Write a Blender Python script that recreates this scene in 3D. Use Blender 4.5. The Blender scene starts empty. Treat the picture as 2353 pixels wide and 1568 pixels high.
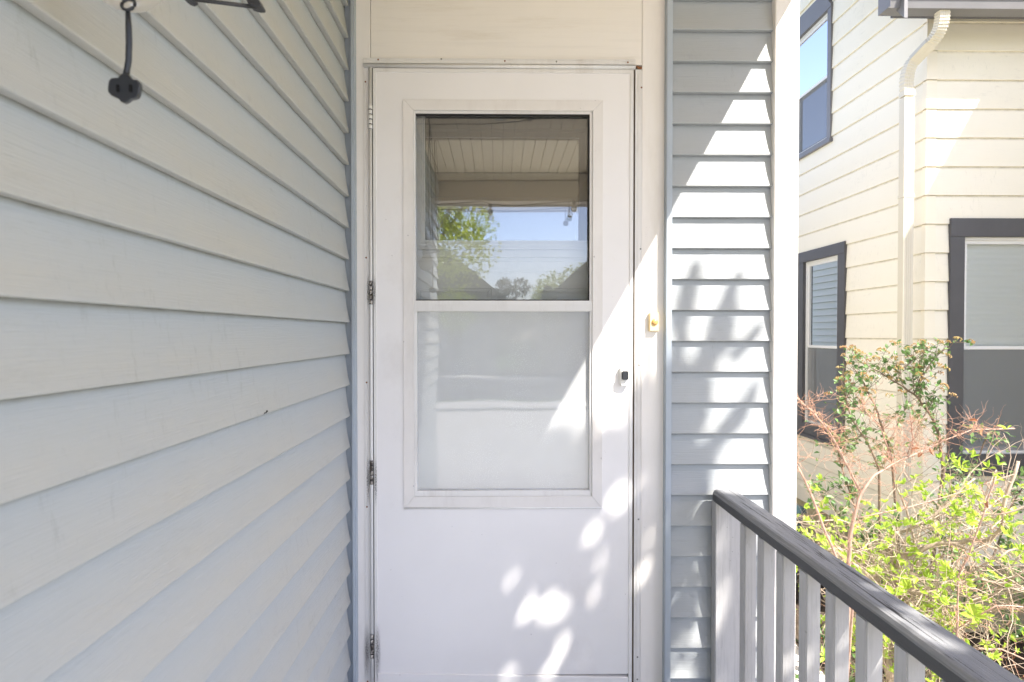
import bpy, bmesh, math, random
from mathutils import Vector, Matrix, noise
random.seed(7)
S = bpy.context.scene
COL = S.collection
# ------------------------------------------------------------------ camera, world, sun
FPX = 1250.0                                   # focal length in units of a 2353 px wide picture
EYE = Vector((0, 0, 1.25))
PITCH, YAW = math.radians(-0.75), math.radians(0.70)
cam_d = bpy.data.cameras.new('camera'); cam = bpy.data.objects.new('camera', cam_d); COL.objects.link(cam)
S.camera = cam
cam.location = EYE
cam.rotation_euler = (math.pi/2 + PITCH, 0, -YAW)
cam_d.sensor_width = 36; cam_d.lens = FPX/2353*36
cam_d.shift_x = 15/2353; cam_d.shift_y = 0
cam_d.clip_start = 0.02; cam_d.clip_end = 500
cam_d.dof.use_dof = True; cam_d.dof.focus_distance = 1.85; cam_d.dof.aperture_fstop = 6.3

SUNV = Vector((0.93, -1.0, 1.64)).normalized()  # towards the sun
w = bpy.data.worlds.new('World'); S.world = w; w.use_nodes = True
nt = w.node_tree; bg = nt.nodes['Background']
sky = nt.nodes.new('ShaderNodeTexSky'); sky.sky_type = 'NISHITA'; sky.sun_disc = False
sky.sun_elevation = math.asin(SUNV.z); sky.sun_rotation = math.atan2(SUNV.x, SUNV.y)
sky.dust_density = 1.0; sky.ozone_density = 0.8
hs = nt.nodes.new('ShaderNodeHueSaturation'); hs.inputs['Saturation'].default_value = 0.90
nt.links.new(sky.outputs[0], hs.inputs['Color']); tn = nt.nodes.new('ShaderNodeMix'); tn.data_type = 'RGBA'; tn.blend_type = 'MULTIPLY'; tn.inputs[0].default_value = 1
tn.inputs[7].default_value = (1.03, .955, 1.02, 1)
nt.links.new(hs.outputs[0], tn.inputs[6]); nt.links.new(tn.outputs[2], bg.inputs[0])
bg.inputs[1].default_value = 0.13
sd = bpy.data.lights.new('sun', 'SUN'); sd.energy = 4.8; sd.angle = math.radians(0.53); sd.color = (1, .94, .86)
so = bpy.data.objects.new('sun', sd); COL.objects.link(so); so.rotation_euler = SUNV.to_track_quat('Z', 'Y').to_euler()
vs = S.view_settings; vs.view_transform = 'Standard'; vs.look = 'None'; vs.gamma = 1; vs.use_curve_mapping = False
vs.exposure = 1.72
S.cycles.max_bounces = 10; S.cycles.diffuse_bounces = 6; S.cycles.transparent_max_bounces = 16; S.cycles.caustics_reflective = False

# ------------------------------------------------------------------ measuring
_R = cam.rotation_euler.to_matrix()
def at(px, py, Y):
    "point of the world plane y=Y seen at photo position px,py (2353 x 1568 units)"
    d = _R @ Vector(((px-1176.5+15)/FPX, -(py-784)/FPX, -1))
    return EYE + d*(Y/d.y)
def WX(px, Y): return at(px, 768, Y).x
def WZ(py, Y): return at(1146, py, Y).z

# ------------------------------------------------------------------ helpers
def mesh_obj(name, verts, faces, mat=None, parent=None, smooth=False):
    me = bpy.data.meshes.new(name); me.from_pydata([tuple(v) for v in verts], [], faces); me.update()
    return link(name, me, mat, parent, smooth)
def link(name, me, mat=None, parent=None, smooth=False):
    if mat and len(me.materials) == 0: me.materials.append(mat)
    if smooth:
        for p in me.polygons: p.use_smooth = True
    o = bpy.data.objects.new(name, me); COL.objects.link(o)
    if parent: o.parent = parent
    return o
def tag(o, label=None, cat=None, group=None, kind=None):
    if label: o['label'] = label
    if cat: o['category'] = cat
    if group: o['group'] = group
    if kind: o['kind'] = kind
    return o
def thing(name, label, cat, group=None, loc=(0, 0, 0)):
    o = bpy.data.objects.new(name, None); COL.objects.link(o); o.empty_display_size = .1; o.location = loc
    return tag(o, label, cat, group)
def bm_obj(name, bm, mat=None, parent=None, smooth=False):
    bmesh.ops.recalc_face_normals(bm, faces=bm.faces)
    me = bpy.data.meshes.new(name); bm.to_mesh(me); bm.free()
    return link(name, me, mat, parent, smooth)
def bx(bm, x0, x1, y0, y1, z0, z1, bev=0.0):
    ret = bmesh.ops.create_cube(bm, size=1)
    vs_ = ret['verts']
    for v in vs_:
        v.co = Vector(((x0+x1)/2+v.co.x*(x1-x0), (y0+y1)/2+v.co.y*(y1-y0), (z0+z1)/2+v.co.z*(z1-z0)))
    if bev > 0:
        es = list({e for v in vs_ for e in v.link_edges})
        bmesh.ops.bevel(bm, geom=es, offset=bev, segments=2, affect='EDGES')
def box(name, x0, x1, y0, y1, z0, z1, mat, parent=None, bev=0.0):
    bm = bmesh.new(); bx(bm, x0, x1, y0, y1, z0, z1, bev); return bm_obj(name, bm, mat, parent)
def tube(bm, pts, rad, n=6, cap=True):
    "tapered tube through pts; rad is one value or a list"
    pts = [Vector(p) for p in pts]
    if not isinstance(rad, (list, tuple)): rad = [rad]*len(pts)
    rings = []
    up = Vector((.3, .2, .9)).normalized()
    for i, p in enumerate(pts):
        a = pts[max(i-1, 0)]; b = pts[min(i+1, len(pts)-1)]
        t = (b-a)
        if t.length < 1e-9: t = Vector((0, 0, 1))
        t.normalize()
        s = t.cross(up)
        if s.length < .1: s = t.cross(Vector((1, 0, 0)))
        s.normalize(); u = s.cross(t)
        rings.append([bm.verts.new(p + (s*math.cos(k*2*math.pi/n)+u*math.sin(k*2*math.pi/n))*rad[i]) for k in range(n)])
    for r0, r1 in zip(rings, rings[1:]):
        for k in range(n): bm.faces.new((r0[k], r0[(k+1) % n], r1[(k+1) % n], r1[k]))
    if cap and n > 2:
        bm.faces.new(rings[0][::-1]); bm.faces.new(rings[-1])
def lathe(bm, c, prof, n=24, axis='Z'):
    c = Vector(c); rings = []
    for (r, h) in prof:
        ring = []
        for k in range(n):
            a = 2*math.pi*k/n
            if axis == 'Z': v = Vector((r*math.cos(a), r*math.sin(a), h))
            else: v = Vector((r*math.cos(a), h, r*math.sin(a)))
            ring.append(bm.verts.new(c+v))
        rings.append(ring)
    for r0, r1 in zip(rings, rings[1:]):
        for k in range(n): bm.faces.new((r0[k], r0[(k+1) % n], r1[(k+1) % n], r1[k]))
    bm.faces.new(rings[0][::-1]); bm.faces.new(rings[-1])
def prism(bm, poly, a0, a1, plane='XZ'):
    "polygon in a plane extruded along the third axis"
    def m(p, a):
        if plane == 'XZ': return (p[0], a, p[1])
        if plane == 'YZ': return (a, p[0], p[1])
        return (p[0], p[1], a)
    f = [bm.verts.new(m(p, a0)) for p in poly]; b = [bm.verts.new(m(p, a1)) for p in poly]
    n = len(poly)
    bm.faces.new(f); bm.faces.new(b[::-1])
    for i in range(n): bm.faces.new((f[i], b[i], b[(i+1) % n], f[(i+1) % n]))

# ------------------------------------------------------------------ materials
def mat_base(name):
    m = bpy.data.materials.new(name); m.use_nodes = True
    return m, m.node_tree.nodes, m.node_tree.links, m.node_tree.nodes['Principled BSDF']
def mat(name, col, rough=.5, spec=.4, var=.0, vscale=3.0, dirt=None, dirt_amt=0.0, dirt_scale=(2, 2, 2), grain=0.0,
        grain_scale=(1, 1, 1), bump=.0, metal=0.0, speck=0.0, dirt_lo=.5, dirt_hi=.72):
    m, N, L, P = mat_base(name)
    P.inputs['Roughness'].default_value = rough; P.inputs['Metallic'].default_value = metal
    P.inputs['Specular IOR Level'].default_value = spec
    geo = N.new('ShaderNodeNewGeometry')
    def ns(scale, vec=(1, 1, 1), det=6, rg=.6):
        mp = N.new('ShaderNodeMapping'); mp.inputs['Scale'].default_value = vec
        L.new(geo.outputs['Position'], mp.inputs[0])
        t = N.new('ShaderNodeTexNoise'); t.inputs['Scale'].default_value = scale; t.inputs['Detail'].default_value = det
        t.inputs['Roughness'].default_value = rg; L.new(mp.outputs[0], t.inputs['Vector']); return t
    def mix(fac, a, b):
        x = N.new('ShaderNodeMix'); x.data_type = 'RGBA'
        if isinstance(fac, float): x.inputs[0].default_value = fac
        else: L.new(fac, x.inputs[0])
        for s, v in ((x.inputs[6], a), (x.inputs[7], b)):
            if isinstance(v, tuple): s.default_value = (*v, 1)
            else: L.new(v, s)
        return x.outputs[2]
    def ramp(src, lo, hi, out=1.0):
        r = N.new('ShaderNodeMapRange'); r.inputs[1].default_value = lo; r.inputs[2].default_value = hi
        r.inputs[4].default_value = out; L.new(src, r.inputs[0]); return r.outputs[0]
    c = col
    if var > 0:
        t = ns(vscale)
        c = mix(ramp(t.outputs[0], .3, .7), tuple(x*(1-var) for x in col), tuple(min(x*(1+var*.6), 1) for x in col))
    if grain > 0:
        g = ns(6, grain_scale, 8, .65)
        c = mix(ramp(g.outputs[0], .5, .75, grain), c, tuple(x*.45 for x in col))
    if dirt:
        t = ns(1.0, dirt_scale, 8, .7)
        c = mix(ramp(t.outputs[0], dirt_lo, dirt_hi, dirt_amt), c, dirt)
    if speck > 0:
        t = ns(60, (1, 1, 1), 2, .5)
        c = mix(ramp(t.outputs[0], .74, .80, speck), c, (.12, .10, .08))
    if isinstance(c, tuple): P.inputs['Base Color'].default_value = (*c, 1)
    else: L.new(c, P.inputs['Base Color'])
    if bump > 0:
        t = ns(8, grain_scale, 8, .7)
        b = N.new('ShaderNodeBump'); b.inputs['Strength'].default_value = bump; b.inputs['Distance'].default_value = .002
        L.new(t.outputs[0], b.inputs['Height']); L.new(b.outputs[0], P.inputs['Normal'])
    return m
def glass(name, a, tint=(.96, .98, .97), haze=0.0, hazecol=(.7, .72, .73), rough=0.0, wav=0.0, dust=0.0):
    m, N, L, P = mat_base(name); N.remove(P)
    out = N['Material Output']
    T = N.new('ShaderNodeBsdfTransparent'); T.inputs[0].default_value = (*tint, 1)
    G = N.new('ShaderNodeBsdfGlossy'); G.inputs['Roughness'].default_value = rough; G.inputs[0].default_value = (.90, .95, 1, 1)
    if wav > 0:
        geo = N.new('ShaderNodeNewGeometry'); t = N.new('ShaderNodeTexNoise'); t.inputs['Scale'].default_value = 5
        t.inputs['Detail'].default_value = 1
        L.new(geo.outputs['Position'], t.inputs['Vector'])
        b = N.new('ShaderNodeBump'); b.inputs['Strength'].default_value = wav; b.inputs['Distance'].default_value = .01
        L.new(t.outputs[0], b.inputs['Height']); L.new(b.outputs[0], G.inputs['Normal'])
    F = N.new('ShaderNodeFresnel'); F.inputs[0].default_value = 1.5
    ad = N.new('ShaderNodeMath'); ad.operation = 'ADD'; ad.use_clamp = True; ad.inputs[1].default_value = a
    L.new(F.outputs[0], ad.inputs[0])
    M = N.new('ShaderNodeMixShader'); L.new(ad.outputs[0], M.inputs[0]); L.new(T.outputs[0], M.inputs[1]); L.new(G.outputs[0], M.inputs[2])
    last = M.outputs[0]
    if haze > 0:
        D = N.new('ShaderNodeBsdfDiffuse'); D.inputs[0].default_value = (*hazecol, 1)
        M2 = N.new('ShaderNodeMixShader'); M2.inputs[0].default_value = haze
        if dust > 0:
            g2 = N.new('ShaderNodeNewGeometry'); t1 = N.new('ShaderNodeTexNoise'); t1.inputs['Scale'].default_value = 330; t1.inputs['Detail'].default_value = 3
            t2 = N.new('ShaderNodeTexNoise'); t2.inputs['Scale'].default_value = 7; t2.inputs['Detail'].default_value = 4
            L.new(g2.outputs['Position'], t1.inputs['Vector']); L.new(g2.outputs['Position'], t2.inputs['Vector'])
            r1 = N.new('ShaderNodeMapRange'); r1.inputs[1].default_value = .52; r1.inputs[2].default_value = .66; r1.inputs[4].default_value = dust; L.new(t1.outputs[0], r1.inputs[0])
            r2 = N.new('ShaderNodeMapRange'); r2.inputs[1].default_value = .42; r2.inputs[2].default_value = .62; L.new(t2.outputs[0], r2.inputs[0])
            mm = N.new('ShaderNodeMath'); mm.operation = 'MULTIPLY_ADD'; L.new(r1.outputs[0], mm.inputs[0]); L.new(r2.outputs[0], mm.inputs[1]); mm.inputs[2].default_value = haze
            L.new(mm.outputs[0], M2.inputs[0])
        L.new(M.outputs[0], M2.inputs[1]); L.new(D.outputs[0], M2.inputs[2]); last = M2.outputs[0]
    L.new(last, out.inputs[0]); return m
def leafmat(name, col, col2, trans=.5):
    m, N, L, P = mat_base(name)
    oi = N.new('ShaderNodeNewGeometry'); t = N.new('ShaderNodeTexNoise'); t.inputs['Scale'].default_value = 9
    L.new(oi.outputs['Position'], t.inputs['Vector'])
    r = N.new('ShaderNodeMapRange'); r.inputs[1].default_value = .35; r.inputs[2].default_value = .65; L.new(t.outputs[0], r.inputs[0])
    x = N.new('ShaderNodeMix'); x.data_type = 'RGBA'; x.inputs[6].default_value = (*col, 1); x.inputs[7].default_value = (*col2, 1)
    L.new(r.outputs[0], x.inputs[0]); L.new(x.outputs[2], P.inputs['Base Color'])
    P.inputs['Roughness'].default_value = .45
    T = N.new('ShaderNodeBsdfTranslucent'); L.new(x.outputs[2], T.inputs[0])
    M = N.new('ShaderNodeMixShader'); M.inputs[0].default_value = trans
    L.new(P.outputs[0], M.inputs[1]); L.new(T.outputs[0], M.inputs[2]); L.new(M.outputs[0], N['Material Output'].inputs[0])
    return m
def siding_mat(name, col, dirtcol, along):
    "painted board: long grain, dusty film low on each board, blotches, fine relief"
    m, N, L, P = mat_base(name)
    P.inputs['Roughness'].default_value = .5; P.inputs['Specular IOR Level'].default_value = .35
    geo = N.new('ShaderNodeNewGeometry'); tc = N.new('ShaderNodeTexCoord')
    sp = N.new('ShaderNodeSeparateXYZ'); L.new(tc.outputs['Generated'], sp.inputs[0])
    def ns(scale, vec, det=7, rg=.65):
        mp = N.new('ShaderNodeMapping'); mp.inputs['Scale'].default_value = vec; L.new(geo.outputs['Position'], mp.inputs[0])
        t = N.new('ShaderNodeTexNoise'); t.inputs['Scale'].default_value = scale; t.inputs['Detail'].default_value = det
        t.inputs['Roughness'].default_value = rg; L.new(mp.outputs[0], t.inputs['Vector']); return t.outputs[0]
    def rng(src, a, b, o0=0.0, o1=1.0):
        r = N.new('ShaderNodeMapRange'); r.inputs[1].default_value = a; r.inputs[2].default_value = b
        r.inputs[3].default_value = o0; r.inputs[4].default_value = o1; L.new(src, r.inputs[0]); return r.outputs[0]
    def mul(a, b):
        x = N.new('ShaderNodeMath'); x.operation = 'MULTIPLY'; L.new(a, x.inputs[0]); L.new(b, x.inputs[1]); return x.outputs[0]
    def mix(f, a, b):
        x = N.new('ShaderNodeMix'); x.data_type = 'RGBA'; L.new(f, x.inputs[0])
        for s, v in ((x.inputs[6], a), (x.inputs[7], b)):
            if isinstance(v, tuple): s.default_value = (*v, 1)
            else: L.new(v, s)
        return x.outputs[2]
    low = rng(sp.outputs['Z'], .95, .25)
    film = mul(low, rng(ns(1.3, (1, 1, 1)), .33, .62, .35, .95))
    c = mix(film, col, dirtcol)
    gs = (30, 2, 60) if along == 'Y' else (2, 30, 60)
    blot = mul(rng(ns(9, (1, 1, 3), 8, .8), .55, .75, 0, .55), rng(ns(1.7, (1, 1, 1), 2), .5, .62))
    c = mix(blot, c, tuple(x*.62 for x in dirtcol))
    tick = mul(rng(ns(3, (22, 22, 5) if along == 'Y' else (22, 22, 5), 6, .75), .56, .70, 0, .28), rng(ns(1.1, (1, 1, 1.6), 2), .50, .60))
    c = mix(tick, c, tuple(x*.5 for x in dirtcol))
    lap_shade_grime = mul(rng(sp.outputs['Z'], .88, .955), rng(ns(14, (1, 1, 1)), .3, .65, .3, .85))  # dirt under the lip above, with the lap shadow painted into it
    c = mix(lap_shade_grime, c, tuple(x*.45 for x in dirtcol))
    g = ns(5, gs, 4)
    c = mix(rng(g, .55, .8, 0, .22), c, tuple(x*.7 for x in col))
    L.new(c, P.inputs['Base Color'])
    b = N.new('ShaderNodeBump'); b.inputs['Strength'].default_value = .85; b.inputs['Distance'].default_value = .0013
    L.new(g, b.inputs['Height']); L.new(b.outputs[0], P.inputs['Normal'])
    return m
M = {}
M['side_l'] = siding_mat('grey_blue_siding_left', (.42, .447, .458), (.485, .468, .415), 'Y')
M['side_r'] = siding_mat('pale_bounce_siding_side', (.58, .58, .56), (.58, .56, .52), 'Y')  # unseen wall, made paler to bounce more light onto the neighbour's side
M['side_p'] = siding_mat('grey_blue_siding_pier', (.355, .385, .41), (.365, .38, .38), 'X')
M['jchan'] = mat('grey_blue_trim', (.38, .43, .48), .4, var=.08, dirt=(.3, .3, .28), dirt_amt=.4, dirt_scale=(20, 20, 2))
M['white'] = mat('white_paint', (.78, .755, .72), .4, .4, var=.03, dirt=(.50, .43, .34), dirt_amt=.4, dirt_scale=(6, 6, 1.5), dirt_lo=.52, dirt_hi=.85, speck=.25, grain=.05, grain_scale=(12, 12, 1), bump=.12)
M['white_board'] = mat('white_painted_board', (.78, .75, .70), .5, .3, var=.03, grain=.12, grain_scale=(.35, 1, 9), dirt=(.5, .43, .32), dirt_amt=.35, dirt_scale=(1, 1, 9), dirt_lo=.56, bump=.4)
M['door'] = mat('white_door_enamel', (.79, .775, .765), .36, .45, var=.035, vscale=2.5, bump=.06, dirt=(.50, .45, .40), dirt_amt=.40, dirt_scale=(3, 3, 2), dirt_lo=.56, dirt_hi=.85, speck=.35)
M['alu'] = mat('white_aluminium', (.72, .71, .69), .35, .5, var=.03, dirt=(.42, .37, .32), dirt_amt=.5, dirt_scale=(14, 14, 2.5), dirt_lo=.5, dirt_hi=.8, speck=.3)
M['trimdirty'] = mat('dusty_window_trim', (.74, .715, .685), .4, .4, var=.04, vscale=8, dirt=(.52, .47, .43), dirt_amt=.3, dirt_scale=(12, 12, 3), speck=.5)
M['hinge'] = mat('hinge_metal', (.50, .47, .43), .35, .6, metal=.6, dirt=(.04, .03, .025), dirt_amt=.95, dirt_scale=(90, 90, 40), dirt_lo=.42, dirt_hi=.55)
M['hingew'] = mat('painted_hinge', (.7, .69, .66), .4)
M['rust'] = mat('rusty_screw', (.25, .11, .05), .6, var=.4, vscale=200, metal=.3)
M['steel'] = mat('dull_screw', (.25, .25, .24), .4, metal=.6)
M['gap'] = mat('dark_weatherstrip', (.03, .028, .026), .8)
M['strip'] = mat('brown_weatherstrip', (.20, .16, .12), .7, var=.3, vscale=20)
M['slot'] = mat('slot_black', (.002, .002, .002), .9)
M['black'] = mat('black_plastic', (.016, .018, .022), .38, .5, bump=.1)
M['blackm'] = mat('black_coated_metal', (.03, .03, .032), .4, .5)
M['cream'] = mat('cream_plastic', (.72, .58, .32), .4)
M['gold'] = mat('worn_button', (.52, .30, .10), .3, .5, var=.2, vscale=200)
M['cord'] = mat('dark_cord', (.03, .028, .025), .6)
M['rail'] = None
M['bal'] = mat('light_grey_painted_wood', (.46, .455, .45), .5, .3, var=.06, vscale=5, grain=.4, grain_scale=(22, 22, 1.1), dirt=(.24, .23, .22), dirt_amt=.55, dirt_scale=(20, 20, 5), dirt_lo=.58, bump=.5, speck=.3)
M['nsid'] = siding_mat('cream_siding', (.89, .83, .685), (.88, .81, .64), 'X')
M['ncap'] = mat('cream_corner_cap', (.89, .815, .645), .4, var=.03)
M['slate'] = mat('slate_trim_paint', (.088, .086, .09), .45, .4, var=.1, vscale=4, grain=.1, grain_scale=(8, 8, 1))
M['slatel'] = mat('grey_gutter_paint', (.19, .185, .185), .4, .4, var=.08, dirt=(.15, .14, .13), dirt_amt=.3, dirt_scale=(8, 8, 8))
M['nwhite'] = mat('white_window_vinyl', (.78, .77, .74), .35)
M['found'] = mat('tan_foundation_render', (.46, .40, .25), .8, .2, var=.18, vscale=4, dirt=(.22, .19, .13), dirt_amt=.5, dirt_scale=(5, 5, 5), bump=.5)
M['screen'] = glass('insect_screen', -1, (.66, .67, .68), haze=.40, hazecol=(.34, .34, .33))
M['shade'] = mat('pale_pleated_shade', (.92, .95, .92), .8, .2)
M['blind'] = mat('white_blind_slat', (.90, .91, .90), .5)
M['gl_up'] = glass('clear_pane', .12, haze=.06, rough=.012, hazecol=(.6, .6, .58), wav=.02)
M['gl_low'] = glass('dusty_pane', .11, haze=.38, hazecol=(.90, .92, .93), wav=.05, rough=.03, dust=.09)
M['gl_n'] = glass('neighbour_pane', .07, (.99, 1, .99))
M['gl_nu'] = glass('neighbour_upper_pane', .35, (.93, .95, .95))
M['gl_in'] = glass('inner_door_pane', .20, (.8, .8, .8), wav=.05)
M['bulb'] = glass('bulb_glass', .05, (.99, .96, .9), haze=.45, hazecol=(.9, .84, .72))
M['roomwall'] = mat('interior_wall', (.42, .36, .28), .8)
M['inner'] = mat('white_inner_door', (.85, .85, .83), .4, var=.03, dirt=(.5, .5, .48), dirt_amt=.4, dirt_scale=(6, 6, 6))
M['ceil'] = mat('cream_beadboard', (.86, .72, .52), .5, var=.05, grain=.08, grain_scale=(10, 1, 10))
M['beam'] = mat('beige_beam_paint', (.72, .62, .50), .5, var=.06)
M['deck'] = mat('grey_deck_paint', (.34, .37, .43), .6, .3, var=.1, grain=.2, grain_scale=(20, 1, 1), bump=.3)
M['shingle'] = mat('dark_shingle', (.08, .075, .07), .9, var=.3, vscale=20)
M['soil'] = mat('dark_mulch_soil', (.060, .045, .033), .95, .1, var=.5, vscale=18, dirt=(.16, .13, .10), dirt_amt=.7, dirt_scale=(40, 40, 40), bump=1.0)
M['lawn'] = mat('lawn_grass', (.06, .10, .03), .9, .1, var=.4, vscale=6, bump=.6)
M['conc'] = mat('pale_concrete', (.60, .555, .50), .85, .2, var=.15, vscale=3, bump=.3, speck=.3)
M['asph'] = mat('asphalt', (.06, .06, .062), .9, .2, var=.2, bump=.3)
M['bark'] = mat('tan_bark', (.44, .35, .27), .8, .2, var=.25, vscale=30, grain=.3, grain_scale=(6, 6, 6), bump=.6)
M['bark2'] = mat('brown_bark', (.20, .15, .11), .8, .2, var=.25, vscale=30, bump=.6)
M['vine'] = mat('reddish_vine_stem', (.40, .27, .21), .7, .2, var=.3, vscale=40, bump=.4)
M['tendril'] = mat('dry_tendril', (.44, .26, .18), .7, .2, var=.25, vscale=50)
M['dryleaf'] = leafmat('dry_leaf', (.33, .13, .06), (.42, .2, .1), .3)
M['lime'] = leafmat('lime_leaf', (.52, .66, .10), (.36, .54, .06), .5)
M['dgreen'] = leafmat('deep_green_leaf', (.10, .20, .06), (.19, .30, .10), .35)
M['flow'] = leafmat('brown_orange_buds', (.42, .24, .10), (.55, .42, .16), .2)
M['teal'] = mat('dark_teal_plastic', (.035, .065, .075), .4, .4, var=.1)
M['tree'] = leafmat('maple_leaf', (.42, .46, .05), (.30, .36, .04), .5)
M['conif'] = leafmat('evergreen_leaf', (.03, .05, .02), (.05, .07, .03), .1)
M['farw'] = mat('far_house_wall', (.45, .42, .38), .8, var=.05)
M['farw2'] = mat('far_house_wall_grey', (.30, .31, .33), .8, var=.05)
def rail_mat():
    m, N, L, P = mat_base('weathered_grey_rail_paint')
    geo = N.new('ShaderNodeNewGeometry')
    def ns(vec, sc, det=8, rg=.6, w_=0.0):
        mp = N.new('ShaderNodeMapping'); mp.inputs['Scale'].default_value = vec; L.new(geo.outputs['Position'], mp.inputs[0])
        t = N.new('ShaderNodeTexNoise'); t.inputs['Scale'].default_value = sc; t.inputs['Detail'].default_value = det
        t.inputs['Roughness'].default_value = rg; t.inputs['Distortion'].default_value = w_
        L.new(mp.outputs[0], t.inputs['Vector']); return t.outputs[0]
    def rng(s, a, b, c=0., d=1.):
        r = N.new('ShaderNodeMapRange'); r.inputs[1].default_value = a; r.inputs[2].default_value = b; r.inputs[3].default_value = c; r.inputs[4].default_value = d
        L.new(s, r.inputs[0]); return r.outputs[0]
    def mix(f, a, b):
        x = N.new('ShaderNodeMix'); x.data_type = 'RGBA'; L.new(f, x.inputs[0])
        for s, v in ((x.inputs[6], a), (x.inputs[7], b)):
            if isinstance(v, tuple): s.default_value = (*v, 1)
            else: L.new(v, s)
        return x.outputs[2]
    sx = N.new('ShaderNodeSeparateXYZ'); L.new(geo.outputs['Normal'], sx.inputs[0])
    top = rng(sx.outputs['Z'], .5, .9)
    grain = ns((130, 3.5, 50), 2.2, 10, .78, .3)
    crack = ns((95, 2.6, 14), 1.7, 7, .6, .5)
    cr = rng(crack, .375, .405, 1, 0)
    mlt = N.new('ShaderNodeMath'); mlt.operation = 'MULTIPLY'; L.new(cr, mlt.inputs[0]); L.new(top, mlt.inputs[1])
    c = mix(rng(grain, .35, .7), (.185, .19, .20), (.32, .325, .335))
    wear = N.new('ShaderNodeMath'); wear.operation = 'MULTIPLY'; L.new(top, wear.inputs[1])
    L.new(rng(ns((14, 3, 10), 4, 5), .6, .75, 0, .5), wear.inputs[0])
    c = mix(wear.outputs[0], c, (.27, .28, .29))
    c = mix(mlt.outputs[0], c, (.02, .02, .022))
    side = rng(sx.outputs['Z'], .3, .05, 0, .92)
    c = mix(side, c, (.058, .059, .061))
    L.new(c, P.inputs['Base Color']); P.inputs['Roughness'].default_value = .5; P.inputs['Specular IOR Level'].default_value = .35
    h = N.new('ShaderNodeMath'); h.operation = 'SUBTRACT'; L.new(grain, h.inputs[0]); L.new(mlt.outputs[0], h.inputs[1])
    b = N.new('ShaderNodeBump'); b.inputs['Strength'].default_value = .6; b.inputs['Distance'].default_value = .0025
    L.new(h.outputs[0], b.inputs['Height']); L.new(b.outputs[0], P.inputs['Normal'])
    return m
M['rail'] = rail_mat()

# ------------------------------------------------------------------ siding boards
VINYL = [(.0008, 0), (.0135, 0), (.0150, .0008), (.0154, .0024), (.0149, .0055), (.0134, .013), (.0108, .026), (.0082, .042), (.0058, .058), (.0030, .080), (.0002, .1034), (-.0006, .108), (-.003, .108), (-.003, 0)]
STEEL = [(.0006, 0), (.0105, 0), (.0118, .001), (.0120, .003), (.0112, .008), (.0065, .09), (.0002, .2013), (-.001, .208), (-.004, .208), (-.004, 0)]
_bc = {}
def board(name, prof, axis, length, matl, parent, origin, sgn, seg=1, wob=0.0):
    """board of given cross profile. axis 'Y': runs along +Y, faces sgn*X.  axis 'X': runs along +X, faces sgn*Y."""
    key = (id(prof), axis, round(length, 4), sgn, matl.name, seg)
    if key not in _bc:
        bm = bmesh.new(); rings = []
        for s in range(seg+1):
            l = length*s/seg
            rings.append([bm.verts.new((sgn*o, l, z) if axis == 'Y' else (l, sgn*o, z)) for (o, z) in prof])
        n = len(prof)
        for a, b in zip(rings, rings[1:]):
            for i in range(n): bm.faces.new((a[i], a[(i+1) % n], b[(i+1) % n], b[i]))
        bm.faces.new(rings[0]); bm.faces.new(rings[-1][::-1])
        bmesh.ops.recalc_face_normals(bm, faces=bm.faces)
        me = bpy.data.meshes.new(name); bm.to_mesh(me); bm.free(); me.materials.append(matl); _bc[key] = me
    o = bpy.data.objects.new(name, _bc[key]); COL.objects.link(o); o.parent = parent; o.location = origin
    return o

# ================================================================== SETTING
GZ = -0.9
def sheet(name, x0, x1, y0, y1, z, m, kind='structure', parent=None):
    o = mesh_obj(name, [(x0, y0, z), (x1, y0, z), (x1, y1, z), (x0, y1, z)], [(0, 1, 2, 3)], m, parent)
    if kind: tag(o, kind=kind)
    return o
sheet('ground', -200, 200, -200, 200, GZ, M['lawn'])
# planting bed between the houses, slightly uneven
bm = bmesh.new(); nx, ny = 60, 80
vv = [[bm.verts.new((1.0+3.4*i/nx, -.6+6.6*j/ny, GZ+.008+.03*max(0, noise.noise(Vector((i*.31, j*.27, 0))))+.012*random.random())) for j in range(ny+1)] for i in range(nx+1)]
for i in range(nx):
    for j in range(ny): bm.faces.new((vv[i][j], vv[i+1][j], vv[i+1][j+1], vv[i][j+1]))
tag(bm_obj('soil_bed', bm, M['soil']), kind='structure')
# walk of concrete slabs beside the house
path = tag(thing('path', None, None), kind='structure')
for k in range(9):
    box('paving_slab', 1.10, 2.02, -.6+k*.82, -.6+k*.82+.806, GZ-.05, GZ+.045, M['conc'], path, .008)
sheet('driveway', -7, 5.4, -11.5, -.85, GZ+.004, M['conc'])
pave = tag(thing('pavement', None, None), kind='structure')
for k in range(20):
    box('paving_slab', -14+k*1.5, -14+k*1.5+1.485, -13.2, -11.7, GZ-.05, GZ+.05, M['conc'], pave, .006)
sheet('road', -60, 60, -21, -14.2, GZ+.006, M['asph'])
box('far_pavement', -40, 40, -22.4, -21, GZ-.05, GZ+.12, M['conc'])['kind'] = 'structure'

# ================================================================== OUR HOUSE
H = thing('house', 'grey blue clapboard house with a white storm door under its porch roof', 'house')
YB = 1.825                      # siding base plane of the pier
# --- left wall
XL = -0.5075
ST = 0.1034
z_ref = WZ(741.6, 1.81)
k0 = -int((z_ref+.05)/ST)-1
for k in range(k0, 14):
    z = z_ref + k*ST
    if z > 2.5: break
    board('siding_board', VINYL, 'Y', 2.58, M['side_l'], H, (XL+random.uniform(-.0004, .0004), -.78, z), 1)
box('wall_sheathing', -3.2, XL-.003, -.78, 1.9, GZ, 2.5, M['side_l'], H)
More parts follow.
